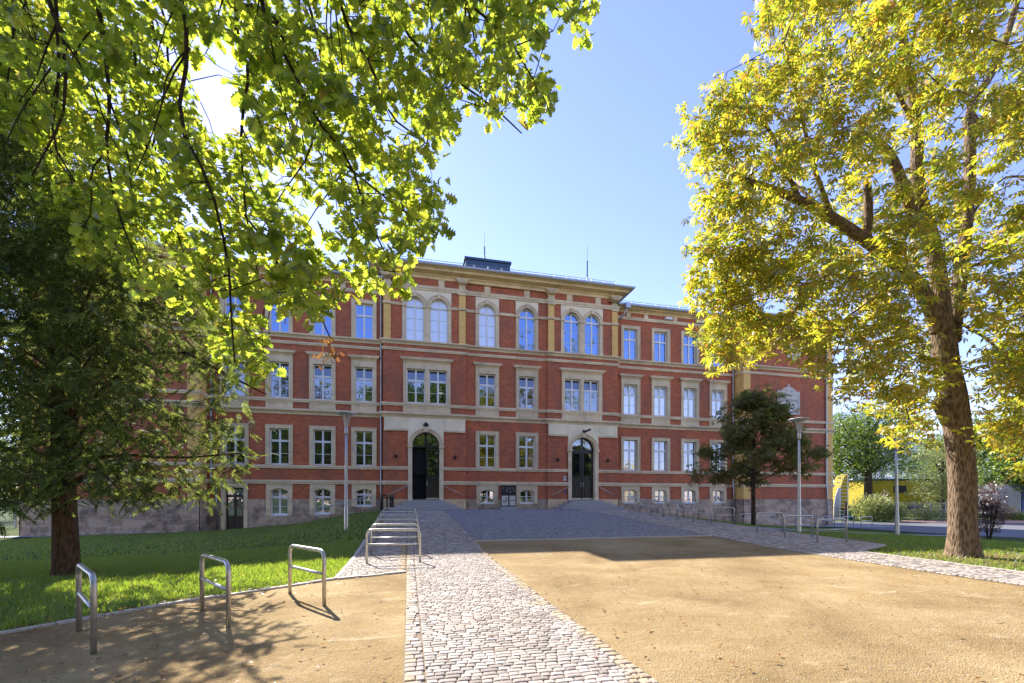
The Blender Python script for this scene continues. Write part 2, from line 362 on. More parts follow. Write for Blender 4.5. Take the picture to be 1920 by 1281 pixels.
M['willowleaf'] = leafmat("olive_leaf", [(0, (0.12, 0.15, 0.05)), (1, (0.22, 0.24, 0.08))], [(0, (0.38, 0.44, 0.12)), (1, (0.55, 0.56, 0.18))], 0.45, 0.08)
M['purpleleaf'] = leafmat("purple_leaf", [(0, (0.05, 0.02, 0.03)), (1, (0.11, 0.05, 0.06))], [(0, (0.2, 0.08, 0.07)), (1, (0.4, 0.2, 0.15))], 0.3, 0.1)
M['grass'] = leafmat("grass_blade", [(0, (0.05, 0.11, 0.012)), (0.8, (0.12, 0.19, 0.02)), (1, (0.26, 0.24, 0.07))], [(0, (0.30, 0.50, 0.03)), (0.8, (0.58, 0.74, 0.06)), (1, (0.7, 0.6, 0.15))], 0.5, 0.06)
M['plume'] = leafmat("straw_plume", [(0, (0.35, 0.26, 0.14)), (1, (0.5, 0.4, 0.25))], [(0, (0.4, 0.3, 0.15)), (1, (0.6, 0.5, 0.3))], 0.3, 0.04)

def ground_lawn():
    m, n, p, o = mat("lawn"); P = pos(n)
    c = ramp(n, noise(n, 9, 8, 0.7, P), [(0.3, (0.025, 0.055, 0.012)), (0.7, (0.075, 0.13, 0.022))])
    sx = n.nodes.new("ShaderNodeSeparateXYZ"); n.links.new(P, sx.inputs[0])
    dry = ramp(n, noise(n, 0.5, 6, 0.6, P, 0.3), [(0.48, (0, 0, 0)), (0.62, (1, 1, 1))])
    def gauss(cx, cy, rx, ry):
        a = math_(n, 'POWER', math_(n, 'DIVIDE', math_(n, 'SUBTRACT', sx.outputs[0], cx), rx), 2.0)
        b = math_(n, 'POWER', math_(n, 'DIVIDE', math_(n, 'SUBTRACT', sx.outputs[1], cy), ry), 2.0)
        return math_(n, 'EXPONENT', math_(n, 'MULTIPLY', math_(n, 'ADD', a, b), -1.0))
    g = math_(n, 'ADD', gauss(16.2, 9.3, 3.0, 2.2), gauss(16.5, 13.6, 3.0, 1.4))
    dryf = math_(n, 'MAXIMUM', math_(n, 'MULTIPLY', dry, 0.35), math_(n, 'MULTIPLY', g, 0.85))
    c2 = ramp(n, noise(n, 20, 6, 0.7, P), [(0.3, (0.22, 0.14, 0.06)), (0.7, (0.42, 0.30, 0.15))])
    c = mix(n, dryf, c, c2)
    n.links.new(c, p.inputs['Base Color']); p.inputs['Roughness'].default_value = 0.95; p.inputs['Specular IOR Level'].default_value = 0.1
    bump(n, p, noise(n, 60, 6, 0.7, P), 1.0, 0.05); return m
M['lawn'] = ground_lawn()
def gravel_mat():
    m, n, p, o = mat("tan_grit"); P = pos(n)
    v = N(n, "TexVoronoi"); v.inputs['Scale'].default_value = 75; n.links.new(P, v.inputs[0])
    f = noise(n, 0.6, 8, 0.6, P, 0.4)
    c = ramp(n, f, [(0.3, (0.26, 0.175, 0.082)), (0.5, (0.375, 0.268, 0.132)), (0.75, (0.49, 0.37, 0.205))])
    g = ramp(n, v.outputs[1], [(0.0, (0.62, 0.60, 0.58)), (0.5, (1, 1, 1)), (1.0, (1.25, 1.22, 1.15))])
    c = mix(n, 0.75, c, g, 'MULTIPLY')
    sc = ramp(n, noise(n, 1.6, 8, 0.8, pos(n, 0.8, 1.5, 1), 0.6), [(0.56, (0, 0, 0)), (0.68, (1, 1, 1))])
    c = mix(n, math_(n, 'MULTIPLY', sc, 0.55), c, (0.66, 0.55, 0.37))
    dk = ramp(n, noise(n, 45, 3, 0.5, P), [(0.64, (0, 0, 0)), (0.72, (1, 1, 1))])
    c = mix(n, math_(n, 'MULTIPLY', dk, 0.6), c, (0.12, 0.08, 0.04))
    big = ramp(n, noise(n, 0.22, 5, 0.6, P, 0.8), [(0.35, (0.84, 0.82, 0.80)), (0.65, (1.1, 1.1, 1.1))]); c = mix(n, 1.0, c, big, 'MULTIPLY')
    n.links.new(c, p.inputs['Base Color']); p.inputs['Roughness'].default_value = 0.95; p.inputs['Specular IOR Level'].default_value = 0.15
    hsum = math_(n, 'ADD', math_(n, 'ADD', v.outputs[0], noise(n, 30, 6, 0.7, P)), math_(n, 'MULTIPLY', noise(n, 5, 5, 0.65, P, 0.6), 3.0))
    bump(n, p, hsum, 0.8, 0.014); return m
M['gravel'] = gravel_mat()
def sett_mat(name, stops, dirt=0.35, dirtc=(0.36, 0.27, 0.18), drift=False):
    m, n, p, o = mat(name); P = pos(n)
    c = ramp(n, island(n), stops)
    c = mix(n, 0.5, c, ramp(n, noise(n, 38, 6, 0.7, P), [(0.3, (0.62, 0.62, 0.62)), (0.7, (1.25, 1.25, 1.25))]), 'MULTIPLY')
    d = ramp(n, noise(n, 1.1, 6, 0.65, P), [(0.45, (0, 0, 0)), (0.7, (1, 1, 1))])
    c = mix(n, math_(n, 'MULTIPLY', d, dirt), c, dirtc)
    c = mix(n, 0.55, c, ramp(n, noise(n, 110, 3, 0.6, P), [(0.35, (0.55, 0.53, 0.5)), (0.6, (1.15, 1.15, 1.15))]), 'MULTIPLY')
    if drift:
        sx = n.nodes.new("ShaderNodeSeparateXYZ"); n.links.new(P, sx.inputs[0])
        def edge(x0, sc): return math_(n, 'SUBTRACT', 1.0, math_(n, 'MULTIPLY', math_(n, 'ABSOLUTE', math_(n, 'SUBTRACT', sx.outputs[0], x0)), sc))
        e = math_(n, 'MAXIMUM', edge(2.25, 2.2), edge(-.1, 4.0)); near = math_(n, 'LESS_THAN', sx.outputs[1], 14.6)
        q = math_(n, 'ADD', math_(n, 'MULTIPLY', e, 0.9), math_(n, 'MULTIPLY', math_(n, 'SUBTRACT', noise(n, 3.5, 7, 0.7, P), 0.5), 2.4))
        q = math_(n, 'MULTIPLY', ramp(n, q, [(0.35, (0, 0, 0)), (0.75, (1, 1, 1))]), math_(n, 'MULTIPLY', near, 0.8))
        c = mix(n, q, c, (0.46, 0.325, 0.17))
    n.links.new(c, p.inputs['Base Color']); p.inputs['Roughness'].default_value = 0.75
    bump(n, p, noise(n, 32, 8, 0.7, P), 0.9, 0.012); return m
M['sett'] = sett_mat("pink_granite_sett", [(0, (0.25, 0.215, 0.195)), (0.5, (0.45, 0.39, 0.35)), (1, (0.62, 0.54, 0.48))], 0.5, drift=True)
M['sett_dark'] = sett_mat("grey_granite_sett", [(0, (0.20, 0.20, 0.22)), (0.5, (0.30, 0.29, 0.31)), (1, (0.42, 0.39, 0.39))], 0.15)
M['kerb'] = simple("granite_edging", (0.52, 0.47, 0.42), 0.8, 0, 0.2, 12, 0.3)
M['joint'] = simple("joint_sand", (0.20, 0.155, 0.11), 0.95, 0, 0.3, 20, 0.3)
M['asphalt'] = simple("asphalt", (0.13, 0.13, 0.135), 0.85, 0, 0.15, 8, 0.3)
M['path'] = simple("grey_paving", (0.26, 0.26, 0.27), 0.85, 0, 0.15, 8, 0.3)
M['pinkgravel'] = simple("red_chippings", (0.42, 0.24, 0.18), 0.95, 0, 0.3, 20, 0.4)
M['ochre'] = simple("yellow_render", (0.44, 0.33, 0.01), 0.8, 0, 0.15, 3)
M['fencem'] = simple("fence_wire", (0.45, 0.46, 0.44), 0.5, 0.6)
M['paper'] = simple("printed_panel", (0.62, 0.60, 0.54), 0.6)

# ------------------------------------------------------------------ ground sheets
def clip(poly, axis, val, keep_less):
    out = []
    for i in range(len(poly)):
        a, b = poly[i], poly[(i + 1) % len(poly)]
        ia = (a[axis] <= val) == keep_less or a[axis] == val; ib = (b[axis] <= val) == keep_less or b[axis] == val
        if ia: out.append(a)
        if ia != ib:
            t = (val - a[axis]) / (b[axis] - a[axis]); q = [a[0] + (b[0] - a[0]) * t, a[1] + (b[1] - a[1]) * t]; q[axis] = val; out.append(tuple(q))
    return out
def sheet(name, poly, m, off, cell=0.5, parent=None, kind='structure', skirt=0.0):
    """a convex outline cut on a regular grid and laid on the terrain"""
    xs = [p[0] for p in poly]; ys = [p[1] for p in poly]; idx = {}; V = []; F = []
    def vid(p):
        k = (round(p[0], 4), round(p[1], 4))
        if k not in idx: idx[k] = len(V); V.append((p[0], p[1], h1(*p) + off))
        return idx[k]
    j = math.floor(min(ys) / cell)
    while j * cell < max(ys):
        row = clip(clip(poly, 1, j * cell, False), 1, (j + 1) * cell, True)
        i = math.floor(min(xs) / cell)
        while row and i * cell < max(xs):
            c = clip(clip(row, 0, i * cell, False), 0, (i + 1) * cell, True)
            f = []
            for p in c:
                k = vid(p)
                if k not in f: f.append(k)
            if len(f) > 2: F.append(f)
            i += 1
        j += 1
    me = bpy.data.meshes.new(name); me.from_pydata(V, [], F); me.materials.append(m); me.polygons.foreach_set('use_smooth', [True] * len(F)); me.update()
    o = link(name, me, parent)
    if kind and parent is None: o["kind"] = kind
    return o
def terrain():
    xs = np.concatenate([[-900, -300, -120], np.arange(-60, 90.1, 1.0), [130, 300, 900]])
    ys = np.concatenate([[-900, -300, -100], np.arange(-40, 80.1, 1.0), [120, 300, 900, 1800]])
    Xg, Yg = np.meshgrid(xs, ys); Z = hz(np.clip(Xg, -60, 90), np.clip(Yg, -40, 120)) - 0.05
    V = np.stack([Xg.ravel(), Yg.ravel(), Z.ravel()], 1); nx = len(xs); i, j = np.meshgrid(np.arange(nx - 1), np.arange(len(ys) - 1))
    a = (j * nx + i).ravel(); F = np.stack([a, a + 1, a + nx + 1, a + nx], 1)
    o = link("ground", fast_mesh("ground", V, F, M['lawn'], True)); o["kind"] = 'structure'
terrain()
YF = 15.0
LAWN_EDGE = [(-9.5, 4.0), (-4.95, 6.8), (-3.54, 8.2), (-1.43, 9.55)]
o = sheet("gravel_court", [(-16, -14), (26, -14), (24, 6), (13.3, 6.9), (11.45, YF), (2.2, YF), (-0.1, 10.0), (-1.43, 9.5), (-3.54, 8.17), (-4.95, 6.8), (-9.5, 4.0), (-16, -0.5)], M['gravel'], -0.022)
sheet("street", [(-60, -34), (70, -34), (70, -14.1), (-60, -14.1)], M['path'], -0.02, 2.0)  # unseen paving behind the camera, added to bounce sunlight onto the facade
sheet("path_bed", [(-0.05, -6), (2.2, -6), (2.2, 30.3), (-0.05, 30.3)], M['joint'], -0.014)
sheet("apron_bed", [(-1.4, 9.55), (-0.05, 10.05), (-0.05, 30.3), (-1.4, 30.3)], M['joint'], -0.014)
sheet("forecourt_bed", [(2.2, YF), (11.45, YF), (11.45, 31.9), (2.2, 31.9)], M['joint'], -0.014)
sheet("side_path_bed", [(11.45, -2), (13.4, -2), (13.4, 10.9), (15.9, 11.9), (15.2, 25.3), (14.9, 30.3), (11.45, 30.3)], M['joint'], -0.014)
sheet("building_walk", [(15.4, 28.6), (40, 28.2), (40, 32.0), (15.0, 32.3)], M['path'], -0.012)
sheet("wall_walk", [(-40, 29.6), (-15.5, 30.6), (-15.5, 31.6), (-40, 31.6)], M['path'], -0.012)
sheet("cross_path", [(15.6, 16.6), (30, 17.6), (30, 19.0), (15.5, 18.3)], M['path'], -0.016)
def pl(px, Z): v = W(px, 937, Z); return (v.x, v.y)
sheet("road", [pl(1545, 37), pl(1700, 29.5), pl(1820, 26), pl(2050, 22), pl(2300, 26), pl(2150, 42), pl(1900, 41), pl(1700, 44), pl(1560, 46)], M['asphalt'], -0.02, 1.0)
sheet("road_shoulder", [pl(1690, 44.6), pl(1900, 41.6), pl(2150, 42.6), pl(2150, 49), pl(1900, 48), pl(1690, 48)], M['pinkgravel'], -0.012, 1.0)

# ------------------------------------------------------------------ setts (real stones)
def setts(name, x0, x1, y0, y1, sx, sy, m, seed, inside=None, top=0.004, gap=0.009, jit=0.008, along_x=True):
    r = np.random.default_rng(seed); C = []
    n = int((y1 - y0) / sy)
    for j in range(n):
        y = y0 + j * sy; x = x0 - r.random() * sx * 0.5
        while x < x1:
            wd = sx * (0.68 + 0.68 * r.random()); a = max(x, x0); b = min(x + wd, x1)
            if b - a > sx * 0.3 and (inside is None or inside((a + b) / 2, y + sy / 2)): C.append((a, b, y, y + sy))
            x += wd
    C = np.array(C); K = len(C)
    cx = (C[:, 0] + C[:, 1]) / 2; cy = (C[:, 2] + C[:, 3]) / 2; hx = (C[:, 1] - C[:, 0] - gap) / 2; hy = (C[:, 3] - C[:, 2] - gap) / 2
    hy = hy * (0.88 + 0.13 * r.random(K)); cy = cy + (r.random(K) - 0.5) * jit + .012 * np.sin(cx * 3.1 + cy * .8) + .008 * np.sin(cx * 7.7 - cy * 1.7)
    ang = np.array([12, 40, 62, 90 + 28, 90 + 50, 90 + 78, 180 + 12, 180 + 40, 180 + 62, 270 + 28, 270 + 50, 270 + 78]) * math.pi / 180
    ca, sa = np.cos(ang), np.sin(ang); pw = 0.2
    ux = np.sign(ca) * np.abs(ca) ** pw; uy = np.sign(sa) * np.abs(sa) ** pw; k = len(ang)
    V = []; tilt = (r.random((K, 2)) - 0.5) * 0.035; hgt = (r.random(K) - 0.5) * 0.006
    for ins, dz in ((1.0, -0.02), (0.96, -0.003), (0.84, 0.0)):
        rx = (hx[:, None] * ins) * ux[None] * (1 + (r.random((K, k)) - 0.5) * 0.09); ry = (hy[:, None] * ins) * uy[None] * (1 + (r.random((K, k)) - 0.5) * 0.11)
        X = cx[:, None] + rx; Y = cy[:, None] + ry
        Z = hz(cx, cy)[:, None] + top + hgt[:, None] + dz + tilt[:, :1] * rx + tilt[:, 1:] * ry
        V.append(np.stack([X, Y, Z], 2))
    Z0 = np.stack([cx, cy, hz(cx, cy) + top + hgt + 0.001], 1)[:, None, :]
    V = np.concatenate(V + [Z0], 1); vp = 3 * k + 1
    F = []
    for a in range(2):
        for i in range(k): i2 = (i + 1) % k; F.append((a * k + i, a * k + i2, (a + 1) * k + i2, (a + 1) * k + i))
    F = np.array(F); F = (F[None] + (np.arange(K) * vp)[:, None, None]).reshape(-1, 4)
    T = np.array([(2 * k + i, 2 * k + (i + 1) % k, 3 * k) for i in range(k)])
    T = (T[None] + (np.arange(K) * vp)[:, None, None]).reshape(-1, 3)
    V = V.reshape(-1, 3)
    me = bpy.data.meshes.new(name); nl = F.size + T.size
    me.vertices.add(len(V)); me.vertices.foreach_set('co', V.astype(np.float32).ravel())
    me.loops.add(nl); me.loops.foreach_set('vertex_index', np.concatenate([F.ravel(), T.ravel()]).astype(np.int32))
    me.polygons.add(len(F) + len(T)); me.polygons.foreach_set('loop_start', np.concatenate([np.arange(len(F)) * 4, F.size + np.arange(len(T)) * 3]).astype(np.int32))
    me.materials.append(m); me.update(calc_edges=True)
    o = link(name, me); o["kind"] = 'structure'; return o
setts("path", 0.155, 2.025, 2.6, 30.3, 0.135, 0.082, M['sett'], 1)
setts("path_edge", -0.04, 0.15, 2.6, 30.3, 0.19, 0.115, M['sett'], 2)
setts("path_edge", 2.03, 2.19, 2.6, 30.3, 0.16, 0.12, M['sett'], 3)
setts("rack_apron", -1.38, -0.06, 9.6, 30.2, 0.14, 0.09, M['sett'], 4, inside=lambda x, y: y > 10.05 + (x + 0.05) * 0.37 + 0.08)
setts("forecourt", 2.36, 11.3, YF + 0.16, 31.8, 0.11, 0.095, M['sett_dark'], 5)
setts("forecourt_edge", 2.2, 2.36, YF, 31.8, 0.16, 0.16, M['sett_dark'], 6)
setts("side_path", 11.47, 15.9, 3.0, 30.2, 0.165, 0.10, M['sett'], 7, inside=lambda x, y: x < (13.3 if y < 10.8 else (13.3 + (y - 10.8) * 2.4 if y < 11.9 else 15.85 - (y - 11.9) * 0.05)))
# granite edging between lawn and grit
def edging(name, pts, wd=0.09, seg=0.5):
    mb = MB()
    for (a, b) in zip(pts[:-1], pts[1:]):
        d = Vector((b[0] - a[0], b[1] - a[1])); L = d.length; d.normalize(); nn = Vector((-d.y, d.x)); k = max(1, round(L / seg))
        for i in range(k):
            s0 = Vector(a[:2]) + d * (L * i / k + 0.006); s1 = Vector(a[:2]) + d * (L * (i + 1) / k - 0.006); q = random.uniform(-.006, .006)
            c = [s0 - nn * wd / 2, s1 - nn * wd / 2, s1 + nn * wd / 2, s0 + nn * wd / 2]
            vs = [(p.x, p.y, h1(p.x, p.y) - 0.12) for p in c] + [(p.x, p.y, h1(p.x, p.y) + 0.012 + q) for p in c]
            mb.add(vs, [(4, 5, 6, 7), (0, 1, 5, 4), (1, 2, 6, 5), (2, 3, 7, 6), (3, 0, 4, 7)])
    o = mb.build(name, M['kerb']); o["kind"] = 'structure'; return o
edging("lawn_kerb", LAWN_EDGE + [(-1.42, 12), (-1.42, 30)])
edging("grit_kerb", [(-1.4, 9.53), (-0.05, 10.03)])
edging("forecourt_kerb", [(2.2, YF - .06), (11.45, YF - .06)], 0.14, 0.8)
edging("side_kerb", [(13.42, 2), (13.42, 10.8), (15.95, 11.9), (15.3, 24.5), (14.9, 28)], 0.1, 0.5)

# ------------------------------------------------------------------ the school
CX = 7.15
ROOT = Vector((CX, 32.0, 0.0))
school = empty("school_building", ROOT, "long red brick school with sandstone window frames and two arched dark entrance doors", "building")
def part(mb, name, mats, smooth=False, parent=None):
    if parent is None: return mb.build(name, mats, school, -ROOT, smooth)
    return mb.build(name, mats, parent, (0, 0, 0), smooth)
FZ_TOPC, FZ_TOPW = 16.40, 15.70
# openings (cx, width, z0, z1) by section
def panel_wall(mb, x0, x1, z0, z1, y, ops, depth=0.32, m=0):
    xs = sorted(set([x0, x1] + [a for o in ops for a in (o[0], o[1])])); zs = sorted(set([z0, z1] + [a for o in ops for a in (o[2], o[3])]))
    xs = [x for x in xs if x0 <= x <= x1]; zs = [z for z in zs if z0 <= z <= z1]
    for i in range(len(xs) - 1):
        for j in range(len(zs) - 1):
            cx_, cz_ = (xs[i] + xs[i + 1]) / 2, (zs[j] + zs[j + 1]) / 2
            if any(o[0] < cx_ < o[1] and o[2] < cz_ < o[3] for o in ops): continue
            mb.quad((xs[i], y, zs[j]), (xs[i + 1], y, zs[j]), (xs[i + 1], y, zs[j + 1]), (xs[i], y, zs[j + 1]), m)
    for o in ops:
        a, b, c, d = o[0], o[1], max(o[2], z0), min(o[3], z1)
        if c >= d: continue
        mb.quad((a, y, c), (a, y, d), (a, y + depth, d), (a, y + depth, c), m); mb.quad((b, y, d), (b, y, c), (b, y + depth, c), (b, y + depth, d), m)
        if o[3] <= z1: mb.quad((a, y, d), (b, y, d), (b, y + depth, d), (a, y + depth, d), m)
        if o[2] >= z0: mb.quad((a, y, c), (a, y + depth, c), (b, y + depth, c), (b, y, c), m)
BASE_T = 0.71
WIN_GF, WIN_1F, WIN_2F = (3.04, 5.48), (7.52, 9.94), (11.91, 14.38)
sections = []          # name, x0, x1, y, top
XL, XR = -29.0, 29.0
secs = [("wall", CX - 28.95, CX - 19.87, 31.35, FZ_TOPW), ("wall", CX - 19.87, CX - 8.87, 32.4, FZ_TOPW), ("wall", CX - 8.87, CX - 3.1, 32.0, FZ_TOPC),
        ("wall", CX - 3.1, CX + 3.1, 32.12, FZ_TOPC), ("wall", CX + 3.1, CX + 8.87, 32.0, FZ_TOPC), ("wall", CX + 8.87, CX + 19.87, 32.4, FZ_TOPW), ("wall", CX + 19.87, CX + 28.95, 31.35, FZ_TOPW)]
wing_x = [10.17, 12.87, 15.57, 18.25]
wins = []   # (kind, x, y, z0, z1, width, n, glassname)
def rect_wins():
    for s in (-1, 1):
        for i, r_ in enumerate(wing_x):
            x = CX + s * r_; y = 32.4
            left = s < 0
            wins.append(("plain", x, y, *WIN_GF, 1.2, 1, 'glass'))
            wins.append(("hood", x, y, *WIN_1F, 1.2, 1, 'glass' if left else ('glass_blind' if i != 1 else 'glass_blind')))
            wins.append(("plain", x, y, WIN_2F[0], 14.38, 1.2, 1, 'glass_sky_tint'))
            if left:
                if i < 3: wins.append(("cellar", x, y, [.24, -.28, -.33][i], 1.46, 1.08, 1, ['glass', 'glass', 'glass_frost'][i]))
            else: wins.append(("cellar", x, y, .45, 1.5, 1.08, 1, ['glass_cream', 'glass_cream', 'glass', 'glass_frost'][i]))
    for s in (-1, 1):
        x = CX + s * 1.51; y = 32.12
        wins.append(("plain", x, y, *WIN_GF, 1.26, 1, 'glass')); wins.append(("hood", x, y, *WIN_1F, 1.26, 1, 'glass'))
        wins.append(("arch", x, y, 11.91, 15.03, 1.27, 1, 'glass_blind' if s < 0 else 'glass_sky_tint'))
        wins.append(("cellar", x, y, .43, 1.44, 1.08, 1, 'glass'))
        x = CX + s * 5.87; y = 32.0
        wins.append(("hood", x, y, *WIN_1F, 1.28, 2, 'glass')); wins.append(("arch", x, y, 11.91, 15.03, 1.27, 2, 'glass_blind' if s < 0 else 'glass_sky_tint'))
rect_wins()
DOORX = (CX - 5.95, CX + 5.95)
def win_op(wd):
    kind, x, y, z0, z1, ww, n, g = wd
    if n == 1: hw = ww / 2 + 0.1
    else: hw = (ww * 2 + (0.42 if kind == 'arch' else 0.27)) / 2 + 0.1
    return (x - hw, x + hw, z0 - (0.0 if kind != 'cellar' else 0.02), z1 + 0.1)
for (nm, x0, x1, y, top) in secs:
    mb = MB(); ops = [win_op(q) for q in wins if x0 < q[1] < x1]
    for dx in DOORX:
        if x0 < dx < x1: ops.append((dx - 1.0, dx + 1.0, 0.6, 5.55))
    if x0 < -11.1 < x1 and y == 32.4: ops.append((-11.7, -10.5, -1.3, 1.55))
    panel_wall(mb, x0, x1, BASE_T, top, y, ops)
    part(mb, nm, M['brick'])
    mb = MB(); panel_wall(mb, x0, x1, -2.2, BASE_T, y - 0.05, ops, 0.37)
    # top ledge and returns
    for a, b in [(x0, x1)]:
        mb.quad((a, y - .05, BASE_T), (b, y - .05, BASE_T), (b, y, BASE_T + .02), (a, y, BASE_T + .02))
    ash = abs(x0 + x1 - 2 * CX) < 20 and y < 32.2
    part(mb, "stone_base", M['base'] if not (y == 32.0) else M['ashlar'])
# returns between sections and the body behind
def ret(x, ya, yb, z0, z1, sgn, nm="wall"):
    mb = MB()
    if sgn > 0: mb.quad((x, ya, z0), (x, yb, z0), (x, yb, z1), (x, ya, z1))
    else: mb.quad((x, yb, z0), (x, ya, z0), (x, ya, z1), (x, yb, z1))
    part(mb, nm, M['brick'] if nm == "wall" else M['base'])
for s in (-1, 1):
    ret(CX + s * 8.87, 32.0, 32.4 if True else 0, BASE_T, FZ_TOPW, s); ret(CX + s * 8.87, 32.0, 44.0, FZ_TOPW - .1, FZ_TOPC, s)
    ret(CX + s * 3.1, 32.0, 32.12, BASE_T, FZ_TOPC, -s); ret(CX + s * 19.87, 31.35, 32.4, BASE_T, FZ_TOPW, -s)
    ret(CX + s * 28.95, 31.35, 46.5, BASE_T, FZ_TOPW, s)
for bx_ in ((CX - 28.94, CX - 19.9, 31.9, 46.5, -2.2, FZ_TOPW), (CX + 19.9, CX + 28.94, 31.9, 46.5, -2.2, FZ_TOPW), (CX - 19.9, CX + 19.9, 34.5, 45.5, -2.2, FZ_TOPW - .02), (CX - 8.86, CX + 8.86, 34.6, 45.4, FZ_TOPW - .02, FZ_TOPC)):
    mb = MB(); mb.box(*bx_); part(mb, "rear_wall", M['brick'])
for s in (-1, 1):
    for a_ in ((8.92, 31.95, 32.4, s), (3.1, 31.95, 32.12, -s), (19.82, 31.30, 32.4, -s), (29.0, 31.30, 46.5, s)): ret(CX + s * a_[0], a_[1], a_[2], -2.2, BASE_T, a_[3], "stone_base")
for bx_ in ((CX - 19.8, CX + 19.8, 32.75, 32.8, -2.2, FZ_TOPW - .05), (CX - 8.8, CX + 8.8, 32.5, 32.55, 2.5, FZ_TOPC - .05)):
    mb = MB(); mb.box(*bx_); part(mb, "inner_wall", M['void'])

# full facade line for the bands
def fpath(lo=None, hi=None):
    P = [(CX - 28.95, 46.5), (CX - 28.95, 31.35), (CX - 19.87, 31.35), (CX - 19.87, 32.4), (CX - 8.87, 32.4), (CX - 8.87, 32.0), (CX - 3.1, 32.0), (CX - 3.1, 32.12),
         (CX + 3.1, 32.12), (CX + 3.1, 32.0), (CX + 8.87, 32.0), (CX + 8.87, 32.4), (CX + 19.87, 32.4), (CX + 19.87, 31.35), (CX + 28.95, 31.35), (CX + 28.95, 46.5)]
    if lo is not None: P = [(lo, 32.0)] + [p for p in P if p[0] > lo]
    if hi is not None: P = [p for p in P if p[0] < hi] + [(hi, 32.0)]
    return P
cuts = [fpath(None, DOORX[0] - 1.24), fpath(DOORX[0] + 1.24, DOORX[1] - 1.24), fpath(DOORX[1] + 1.24, None)]
def course(name, z0, z1, pr, paths, m='stone', style=0):
    mb = MB(); h = z1 - z0
    if style == 0: prof = [(-.05, z0), (pr * .7, z0), (pr * .7, z0 + h * .35), (pr, z0 + h * .45), (pr, z1 - h * .12), (pr * .8, z1), (-.05, z1)]
    elif style == 1: prof = [(-.05, z0), (pr * .25, z0), (pr * .3, z0 + h * .25), (pr * .6, z0 + h * .5), (pr * .95, z0 + h * .62), (pr, z0 + h * .64), (pr, z0 + h * .88), (pr * .8, z1), (-.05, z1)]
    for pth in paths: mb = MB(); mb.sweep(pth, prof); part(mb, name, M[m])
course("plinth_band", 1.76, 2.02, .13, cuts); course("sill_band", 2.80, 3.02, .12, cuts)
course("string_course", 6.45, 6.82, .26, [fpath()], style=1); course("sill_band", 7.28, 7.50, .13, [fpath()])
course("string_course", 11.17, 11.36, .11, [fpath()]); course("string_course", 11.60, 11.90, .24, [fpath()], style=1)
cen = [(CX - 8.87, 44.0), (CX - 8.87, 32.0), (CX - 3.1, 32.0), (CX - 3.1, 32.12), (CX + 3.1, 32.12), (CX + 3.1, 32.0), (CX + 8.87, 32.0), (CX + 8.87, 44.0)]
wl = [(CX - 28.95, 46.5), (CX - 28.95, 31.35), (CX - 19.87, 31.35), (CX - 19.87, 32.4), (CX - 8.87, 32.4)]
wr = [(CX + 8.87, 32.4), (CX + 19.87, 32.4), (CX + 19.87, 31.35), (CX + 28.95, 31.35), (CX + 28.95, 46.5)]
course("string_course", 15.54, 15.86, .13, [cen]); course("string_course", 15.08, 15.32, .11, [wl, wr])
# impost band broken at the arches
segs = []
def seg(a, b, y): segs.append([(CX + a, y), (CX + b, y)])
for s in (-1, 1):
    A = sorted([s * 8.87, s * 7.66]); seg(A[0], A[1], 32.0); A = sorted([s * 4.08, s * 3.1]); seg(A[0], A[1], 32.0); A = sorted([s * 3.1, s * 2.47]); seg(A[0], A[1], 32.12)
seg(-.55, .55, 32.12)
course("impost_band", 14.33, 14.52, .10, segs)
# cornices
def cornice(path, zb, zt, pr, name):
    mb = MB(); h = zt - zb
    prof = [(-.05, zb), (.07, zb), (.07, zb + h * .3), (.16, zb + h * .38), (.16, zb + h * .5), (pr * .72, zb + h * .62), (pr * .76, zb + h * .82), (pr, zb + h * .93), (pr, zt), (-.05, zt)]
    mb.sweep(path, prof); part(mb, name, M['cornice'])
    mb = MB(); mb.sweep(path, [(pr - .04, zt - .05), (pr + .1, zt - .05), (pr + .14, zt + .02), (pr + .14, zt + .1), (pr - .04, zt + .1)]); part(mb, "gutter", M['zinc'])
cenc = [(CX - 8.87, 45.4), (CX - 8.87, 32.0), (CX + 8.87, 32.0), (CX + 8.87, 45.4)]
cornice(cenc, 16.38, 17.0, .85, "cornice"); cornice(wl, 15.66, 16.02, .5, "cornice"); cornice(wr, 15.66, 16.02, .5, "cornice")
# frieze blocks
for r_ in (-7.2, -4.85, -1.5, 1.5, 4.85, 7.2):
    y = 32.12 if abs(r_) < 3 else 32.0
    mb = MB(); mb.box(CX + r_ - .22, CX + r_ + .22, y - .05, y + .1, 15.87, 16.37); part(mb, "frieze_block", M['stone'])
for s in (-1, 1):
    for r_ in (10.0, 11.55, 14.2, 16.9, 19.0): mb = MB(); mb.box(CX + s * r_ - .17, CX + s * r_ + .17, 32.35, 32.5, 15.33, 15.65); part(mb, "frieze_block", M['stone'])
# pilasters of the centre block (yellow brick, second floor) with stone caps
for r_ in (-8.6, -3.37, 3.37, 8.6):
    hw = .24; mb = MB(); mb.box(CX + r_ - hw, CX + r_ + hw, 31.93, 32.2, 11.91, 15.5); p_ = part(mb, "pilaster", M['ybrick'])
    mb = MB()
    mb.box(CX + r_ - hw - .06, CX + r_ + hw + .06, 31.86, 32.15, 14.36, 14.50); mb.box(CX + r_ - hw - .06, CX + r_ + hw + .06, 31.84, 32.15, 15.42, 15.60)
    mb.box(CX + r_ - hw, CX + r_ + hw, 31.92, 32.15, 15.60, 16.2)
    mb.prism_xz([(CX + r_ - hw, 16.2), (CX + r_ + hw, 16.2), (CX + r_ + hw + .28, 16.55), (CX + r_ - hw - .28, 16.55)], 31.62, 32.1)
    for k in range(5): mb.box(CX + r_ - .3 + k * .135, CX + r_ - .24 + k * .135, 31.56, 31.64, 16.24, 16.50)
    c_ = mb.build("capital", M['stone'], p_)
